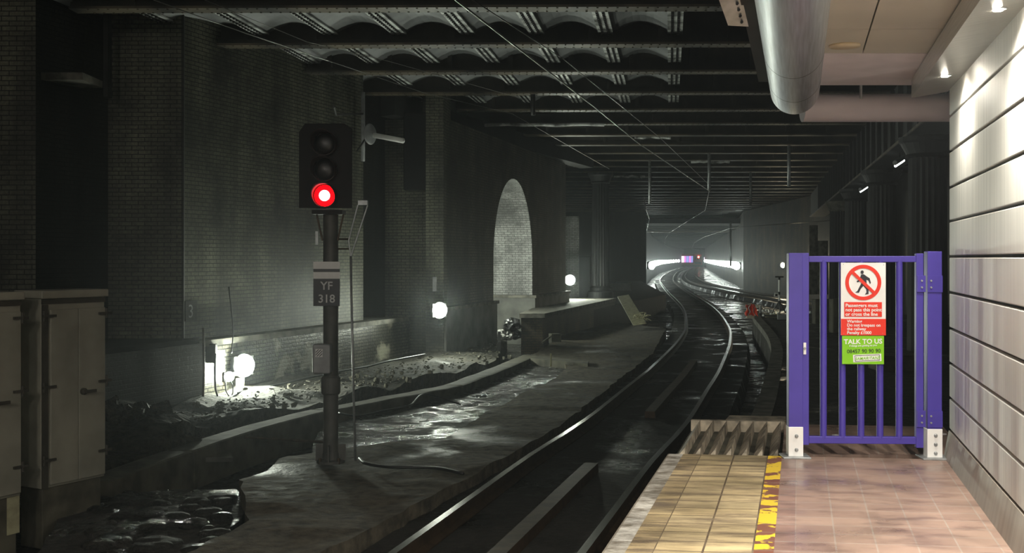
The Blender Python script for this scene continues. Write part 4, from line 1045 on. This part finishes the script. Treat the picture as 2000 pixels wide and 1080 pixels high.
gate_post(1806, 1833.5, 491, 836, 893, 'violet-blue hinge post of the gate beside the ribbed wall', ((538, 570), (800, 832)), 3)
# signs on the gate
yo = -.045
def sx(px): return g_(px)
def spl(name, x0, x1, y0, y1, mat, yy, par, th=.003, bv=.0):
    o = MB().box(((g_(x0)+g_(x1))/2, yy, (gz_(y0)+gz_(y1))/2), (g_(x1)-g_(x0), th, gz_(y0)-gz_(y1))).build(name, M[mat], par, loc=(0, 0, 0))
    if bv: m_ = o.modifiers.new('b', 'BEVEL'); m_.width = bv; m_.segments = 3
    return o
sg = empty('warning_sign', (gl.x, gl.y, ZP), 'white and red no-trespass sign with crossed-out walking figure on the gate', 'sign', 'signs on the gate', rz=ga)
spl('panel', 1640, 1726, 513, 654, 'white', yo, sg)
rd = spl('red_field', 1640, 1726, 622, 654, 'red', yo-.003, sg)
rf = spl('red_field', 1646.5, 1718.5, 589.5, 618, 'red', yo-.003, sg)
def ring(cx, cy, ro, ri, mat, yy, par, nm):
    m = MB(); n = 56
    for r in (ri, ro):
        for y in (yy, yy-.0015):
            for k in range(n): w = 2*math.pi*k/n; m.v.append(Vector((cx+r*math.cos(w), y, cy+r*math.sin(w))))
    for a, b in ((1, 3), (3, 2), (2, 0), (0, 1)):
        for k in range(n): q = (k+1) % n; m.f.append([a*n+k, a*n+q, b*n+q, b*n+k]); m.m.append(0)
    o = m.build(nm, mat, par, loc=(0, 0, 0)); bb = _bm.new(); bb.from_mesh(o.data); _bm.ops.recalc_face_normals(bb, faces=bb.faces); bb.to_mesh(o.data); bb.free(); return o
cxr, czr = g_(1682.8), gz_(551.5); px1 = GYY/F
# figure, in photo pixels of the sign
def poly(pts, nm, mat, yy, par):
    return plate([(g_(a), gz_(b)) for a, b in pts], yy-.001, yy, nm, mat, par)
fg = plate([(cxr+.001+3.0*px1*math.cos(2*math.pi*k/16)-2.3*px1, czr+20*px1+3.6*px1*math.sin(2*math.pi*k/16)) for k in range(16)], yo-.004, yo-.0025, 'walking_figure', M['signblack'], sg)
poly([(1679, 536), (1684, 535.5), (1690, 540), (1695, 543), (1697.5, 552), (1695.5, 554.5), (1693, 548), (1689, 546), (1689.5, 556), (1693, 563), (1693, 574), (1686, 575), (1689, 570.5), (1688.5, 564.5), (1683, 558), (1678, 564), (1674.5, 571.5), (1667.5, 570.5), (1671.5, 568), (1675.5, 560), (1679.5, 552), (1680, 545), (1676, 549), (1672, 551.5), (1670, 549), (1675, 546), (1677, 541)], 'figure_body', M['signblack'], yo-.0025, fg)
ring(cxr, czr, 34.5*px1, 27.5*px1, M['red'], yo-.003, sg, 'prohibition_ring')
a45 = math.radians(-44); dx, dz = math.cos(a45), math.sin(a45); R_ = 29*px1; hw = 3.0*px1
plate([(cxr-dx*R_+dz*hw, czr-dz*R_-dx*hw), (cxr+dx*R_+dz*hw, czr+dz*R_-dx*hw), (cxr+dx*R_-dz*hw, czr+dz*R_+dx*hw), (cxr-dx*R_-dz*hw, czr-dz*R_+dx*hw)], yo-.0065, yo-.005, 'prohibition_bar', M['red'], sg)
tz = yo-.006
for t, y in (('Passengers must', 599), ('not pass this point', 607.5), ('or cross the line', 616)):
    text_mesh('lettering', t, 9.3*px1, (g_(1648.5), tz, gz_(y)), M['white'], rf, 'LEFT', .0007)
for t, y in (('Warning', 629.5), ('Do not trespass on', 637), ('the railway', 644.2), ('Penalty £1000', 651.6)):
    text_mesh('lettering', t, 8.2*px1, (g_(1651.5), tz, gz_(y)), M['white'], rd, 'LEFT', .0006)
for x, y in ((1645, 516), (1722, 517), (1645.5, 650), (1720, 650)): MB().lathe([(.003, 0), (.002, .003)], (g_(x), yo-.002, gz_(y)), 8, axis='y').build('screw', M['galv'], sg, loc=(0, 0, 0))
s2 = empty('helpline_sign', (gl.x, gl.y, ZP), 'green telephone helpline sign below the red warning on the gate', 'sign', 'signs on the gate', rz=ga)
spl('panel', 1642.5, 1722.5, 655, 710, 'green', yo, s2, .003)
text_mesh('lettering', 'TALK TO US', 13.2*px1, (g_(1682.5), yo-.003, gz_(670.5)), M['white'], s2, 'CENTER', .0012, rz=-.02)
text_mesh('lettering', 'if things are getting to you', 5.0*px1, (g_(1682.5), yo-.003, gz_(675.5)), M['white'], s2, 'CENTER', .0003, rz=-.03)
text_mesh('lettering', '08457 90 90 90', 10.2*px1, (g_(1684), yo-.003, gz_(688)), M['label_ink'], s2, 'CENTER', .0003, rz=-.03)
def rotrect(cx, cy, w_, h_, a, nm, mat, yy, par):
    c_, s_ = math.cos(a), math.sin(a); pts = [(cx+x*c_-z*s_, cy+x*s_+z*c_) for x, z in ((-w_/2, -h_/2), (w_/2, -h_/2), (w_/2, h_/2), (-w_/2, h_/2))]
    return plate(pts, yy-.001, yy, nm, mat, par)
bd = rotrect(g_(1690.5), gz_(698), 54*px1, 14.5*px1, .05, 'name_band', M['white'], yo-.002, s2)
for dz_ in (-5.3, 5.3): rotrect(g_(1690.5)-.0*dz_, gz_(698)+dz_*px1, 47*px1, .8*px1, .05, 'band_line', M['label_ink'], yo-.0035, bd)
for dx_ in (-23.5, 23.5): rotrect(g_(1690.5)+dx_*px1, gz_(698)+dx_*.05*px1, .8*px1, 10.6*px1, .05, 'band_line', M['label_ink'], yo-.0035, bd)
text_mesh('lettering', 'SAMARITANS', 8.0*px1, (g_(1690.5), yo-.0045, gz_(701)), M['green'], bd, 'CENTER', .0003, .3, rz=-.05)

# ------------------------------------------------------------------ ribbed wall and cornice
wl = bpy.data.objects.new('wall_platform', None); COL.objects.link(wl); wl['kind'] = 'structure'
WC = 1.14; WY0, WY1 = -5, 8.52
zs = [CZ+(HY-y)*8.5/F for y in (839.5, 777, 709, 641, 571, 501, 432, 366, 296, 227, 158)]
def wall_uv(o):
    uv = o.data.uv_layers[0]
    for p in o.data.polygons:
        for li in p.loop_indices:
            co = o.data.vertices[o.data.loops[li].vertex_index].co; uv.data[li].uv = (co.y, co.z)
for i in range(len(zs)-1):
    a, b = zs[i]+.009, zs[i+1]-.009
    m = MB().prism([PL(WC, WY0), PL(WC+.2, WY0), PL(WC+.2, WY1), PL(WC, WY1)], a, b)
    o = m.build('cladding_panel', M['cladding'], wl); wall_uv(o); bevel(o, .006, 2)
MB().prism([PL(WC+.035, WY0), PL(WC+.3, WY0), PL(WC+.3, WY1-.03), PL(WC+.035, WY1-.03)], ZP, 4.3).build('groove_back', M['groove'], wl)
struct(MB().prism([PL(WC+.19, WY0), PL(WC+1.2, WY0), PL(WC+1.2, WY1-.01), PL(WC+.19, WY1-.01)], -.5, 4.4).build('wall_core', M['soot']))
# sloping skirting
m = MB(); z0, z1 = ZP, zs[0]-.006
for Y in (WY0, WY1):
    e = .03 if Y > 0 else 0
    m.v += [PL(WC-.045, Y-.0)+Vector((0, 0, z0)), PL(WC-.005, Y)+Vector((0, 0, z1)), PL(WC+.2, Y)+Vector((0, 0, z1)), PL(WC+.2, Y)+Vector((0, 0, z0))]
m.f = [[0, 1, 2, 3], [7, 6, 5, 4], [0, 4, 5, 1], [1, 5, 6, 2], [2, 6, 7, 3], [3, 7, 4, 0]]; m.m = [0]*6
o = m.build('baseboard_platform', M['skirting']); wall_uv(o); struct(o)
# cornice trough
m = MB(); YC1 = 8.6
for Y in (WY0, YC1):
    m.v += [PL(.86, Y)+Vector((0, 0, 3.64)), PL(.86, Y)+Vector((0, 0, 3.78)), PL(WC, Y)+Vector((0, 0, 3.95)), PL(WC, Y)+Vector((0, 0, 3.69))]
m.f = [[0, 1, 2, 3], [7, 6, 5, 4], [0, 4, 5, 1], [1, 5, 6, 2], [2, 6, 7, 3], [3, 7, 4, 0]]; m.m = [0]*6
o = m.build('trim_9', M['cornice']); struct(o)
b_ = _bm.new(); b_.from_mesh(o.data); _bm.ops.recalc_face_normals(b_, faces=b_.faces); b_.to_mesh(o.data); b_.free()
for i, Y in enumerate((7.7, 5.65, 3.6, 1.6)):
    p = PL(1.0, Y)+Vector((0, 0, 3.666))
    q = empty('downlight', p, ['small bright downlight at the end of the metal cornice', 'second downlight along the metal cornice, beyond the top right corner', 'third downlight of the metal cornice', 'fourth downlight of the metal cornice'][i], 'light', 'downlights in the cornice')
    MB().lathe([(.04, -.003), (.045, .004)], (0, 0, 0), 20).build('rim', M['galv'], q, loc=(0, 0, 0))
    MB().lathe([(.022, -.009), (.026, -.003)], (0, 0, 0), 20).build('lens', M['down'], q, loc=(0, 0, 0))
    sp = bpy.data.lights.new('downlight_beam', 'SPOT'); sp.energy = (110, 420, 560, 500)[i]; sp.spot_size = 2.9; sp.spot_blend = 1.0; sp.color = (1, .94, .82); sp.shadow_soft_size = .04
    so = bpy.data.objects.new('downlight_beam', sp); COL.objects.link(so); so.parent = q; so.location = (0, 0, -.03); so.rotation_euler = (0, 0, 0)

# ------------------------------------------------------------------ canopy over the platform
cp = bpy.data.objects.new('ceiling_canopy', None); COL.objects.link(cp); cp['kind'] = 'structure'
ZCP = 3.80
ys = [-5, -3.6, -2.2, -.8, .6, 1.8, 3.0, 4.2, 5.1, 5.95, 6.8, 7.6]
for a, b in zip(ys, ys[1:]):
    for c0_, c1_ in ((-.05, .425), (.435, 1.2)):
        o = MB().prism([PL(c0_, a+.004), PL(c1_, a+.004), PL(c1_, b-.004), PL(c0_, b-.004)], ZCP, ZCP+.03).build('ceiling_panel', M['ceil_panel'], cp)
MB().prism([PL(-.05, 7.61), PL(1.2, 7.61), PL(1.2, 9.0), PL(-.05, 9.0)], ZCP-.0, ZCP+.03).build('end_panel', M['pink_panel'], cp)
MB().prism([PL(-.1, -5), PL(1.3, -5), PL(1.3, 9.3), PL(-.1, 9.3)], ZCP+.05, ZCP+.5).build('canopy_body', M['soot'], cp)
# rounded edge beam across the end
q0 = PL(.03, 9.2); q1 = PL(1.5, 9.2)
ee = Vector((1, -SK*.15, 0)).normalized()
m = MB().tube([q0+Vector((0, 0, 3.645)), q0+ee*2.4+Vector((0, 0, 3.645))], .115, 24); o = m.build('edge_beam', M['pink_panel'], cp); autosmooth(o)
MB().tube([PL(-.02, 9.05)+Vector((.52, 0, 3.70)), PL(-.02, 9.05)+Vector((.52, 0, 3.83))], .012, 6).build('hanger', M['galv'], cp)
# recessed disc light, unlit
q = empty('recessed_light', PL(0, 0), 'unlit round recessed light in the canopy ceiling', 'light')
Yr = (ZCP-CZ)*F/(HY-88); q.location = P(1650, 88, Yr)
MB().lathe([(.098, -.012), (.1, 0), (.09, .001)], (0, 0, 0), 32).build('rim', M['down_rim'], q, loc=(0, 0, 0), smooth=True)
MB().lathe([(.085, -.006), (.085, -.004)], (0, 0, 0), 32).build('lens', M['ceil_panel'], q, loc=(0, 0, 0))
# brushed duct
dc = -.025*1.0; R0 = .185
du = empty('duct', PL(-.03, 8.8)+Vector((0, 0, 3.72)), 'long round brushed steel duct under the canopy edge', 'duct', rz=-math.atan(TAN))
def duct_seg(y0, y1, r, cap=False):
    m = MB(); n = 48; ny = 2; 
    prof = [(y0, r), (y1, r)] if not cap else [(y0, r), (y1-.09, r), (y1-.05, r*.985), (y1-.02, r*.95), (y1, r*.88)]
    for y, rr in prof:
        for k in range(n): w = 2*math.pi*k/n; m.v.append(Vector((rr*math.cos(w), y, rr*math.sin(w))))
    for i in range(len(prof)-1):
        for k in range(n): qn = (k+1) % n; m.f.append([i*n+k, i*n+qn, (i+1)*n+qn, (i+1)*n+k]); m.m.append(0)
    m.f.append(list(range(n))); m.m.append(0); m.f.append(list(range((len(prof)-1)*n, len(prof)*n))[::-1]); m.m.append(0)
    o = m.build('duct_section', M['duct'], du, loc=(0, 0, 0))
    bb = _bm.new(); bb.from_mesh(o.data); _bm.ops.recalc_face_normals(bb, faces=bb.faces); bb.to_mesh(o.data); bb.free()
    uv = o.data.uv_layers[0]
    for p in o.data.polygons:
        c0a = None
        for li in p.loop_indices:
            co = o.data.vertices[o.data.loops[li].vertex_index].co; w = math.atan2(co.z, co.x)
            if c0a is not None and abs(w-c0a) > 3: w += 2*math.pi*(1 if w < c0a else -1)
            c0a = w if c0a is None else c0a
            uv.data[li].uv = (co.y, w*.2)
    return autosmooth(o, 60)
for a, b in ((-13, -7.3), (-7.29, -4.2), (-4.19, -1.85), (-1.84, -.75)): duct_seg(a, b, R0)
duct_seg(-.74, .02, R0, True)
for y in (-1.845, -.745, -4.195): MB().lathe([(R0+.0005, -.004), (R0+.0005, .004)], (0, y, 0), 48, axis='y').build('seam_band', M['darkmetal'], du, loc=(0, 0, 0))
# dark canopy edge rail left of the duct and its bolted bracket
o = MB().prism([PL(-.31, -5), PL(-.235, -5), PL(-.235, 8.7), PL(-.31, 8.7)], 3.78, 3.95).build('edge_rail', M['soot']); tag(o, 'dark steel rail running beside the duct', 'rail')
bk = empty('bolted_plate', P(1435, 20, 6.0), 'pale bolted steel plate hanging left of the duct', 'plate')
pb = [P(1400, -12, 6.0)-bk.location, P(1447, -12, 6.0)-bk.location, P(1462, 52, 6.2)-bk.location, P(1422, 50, 6.2)-bk.location]
m = MB().add([p for p in pb]+[p+Vector((0, .01, .012)) for p in pb], [(0, 1, 2, 3), (7, 6, 5, 4), (0, 4, 5, 1), (1, 5, 6, 2), (2, 6, 7, 3), (3, 7, 4, 0)]); m.build('plate', M['galv'], bk, loc=(0, 0, 0))
for k in range(5):
    c = pb[1].lerp(pb[2], .12+.19*k)+Vector((-.035, -.01, -.0)); MB().lathe([(.008, -.002), (.007, .012)], c, 8, axis='y').build('bolt', M['darkmetal'], bk, loc=(0, 0, 0))
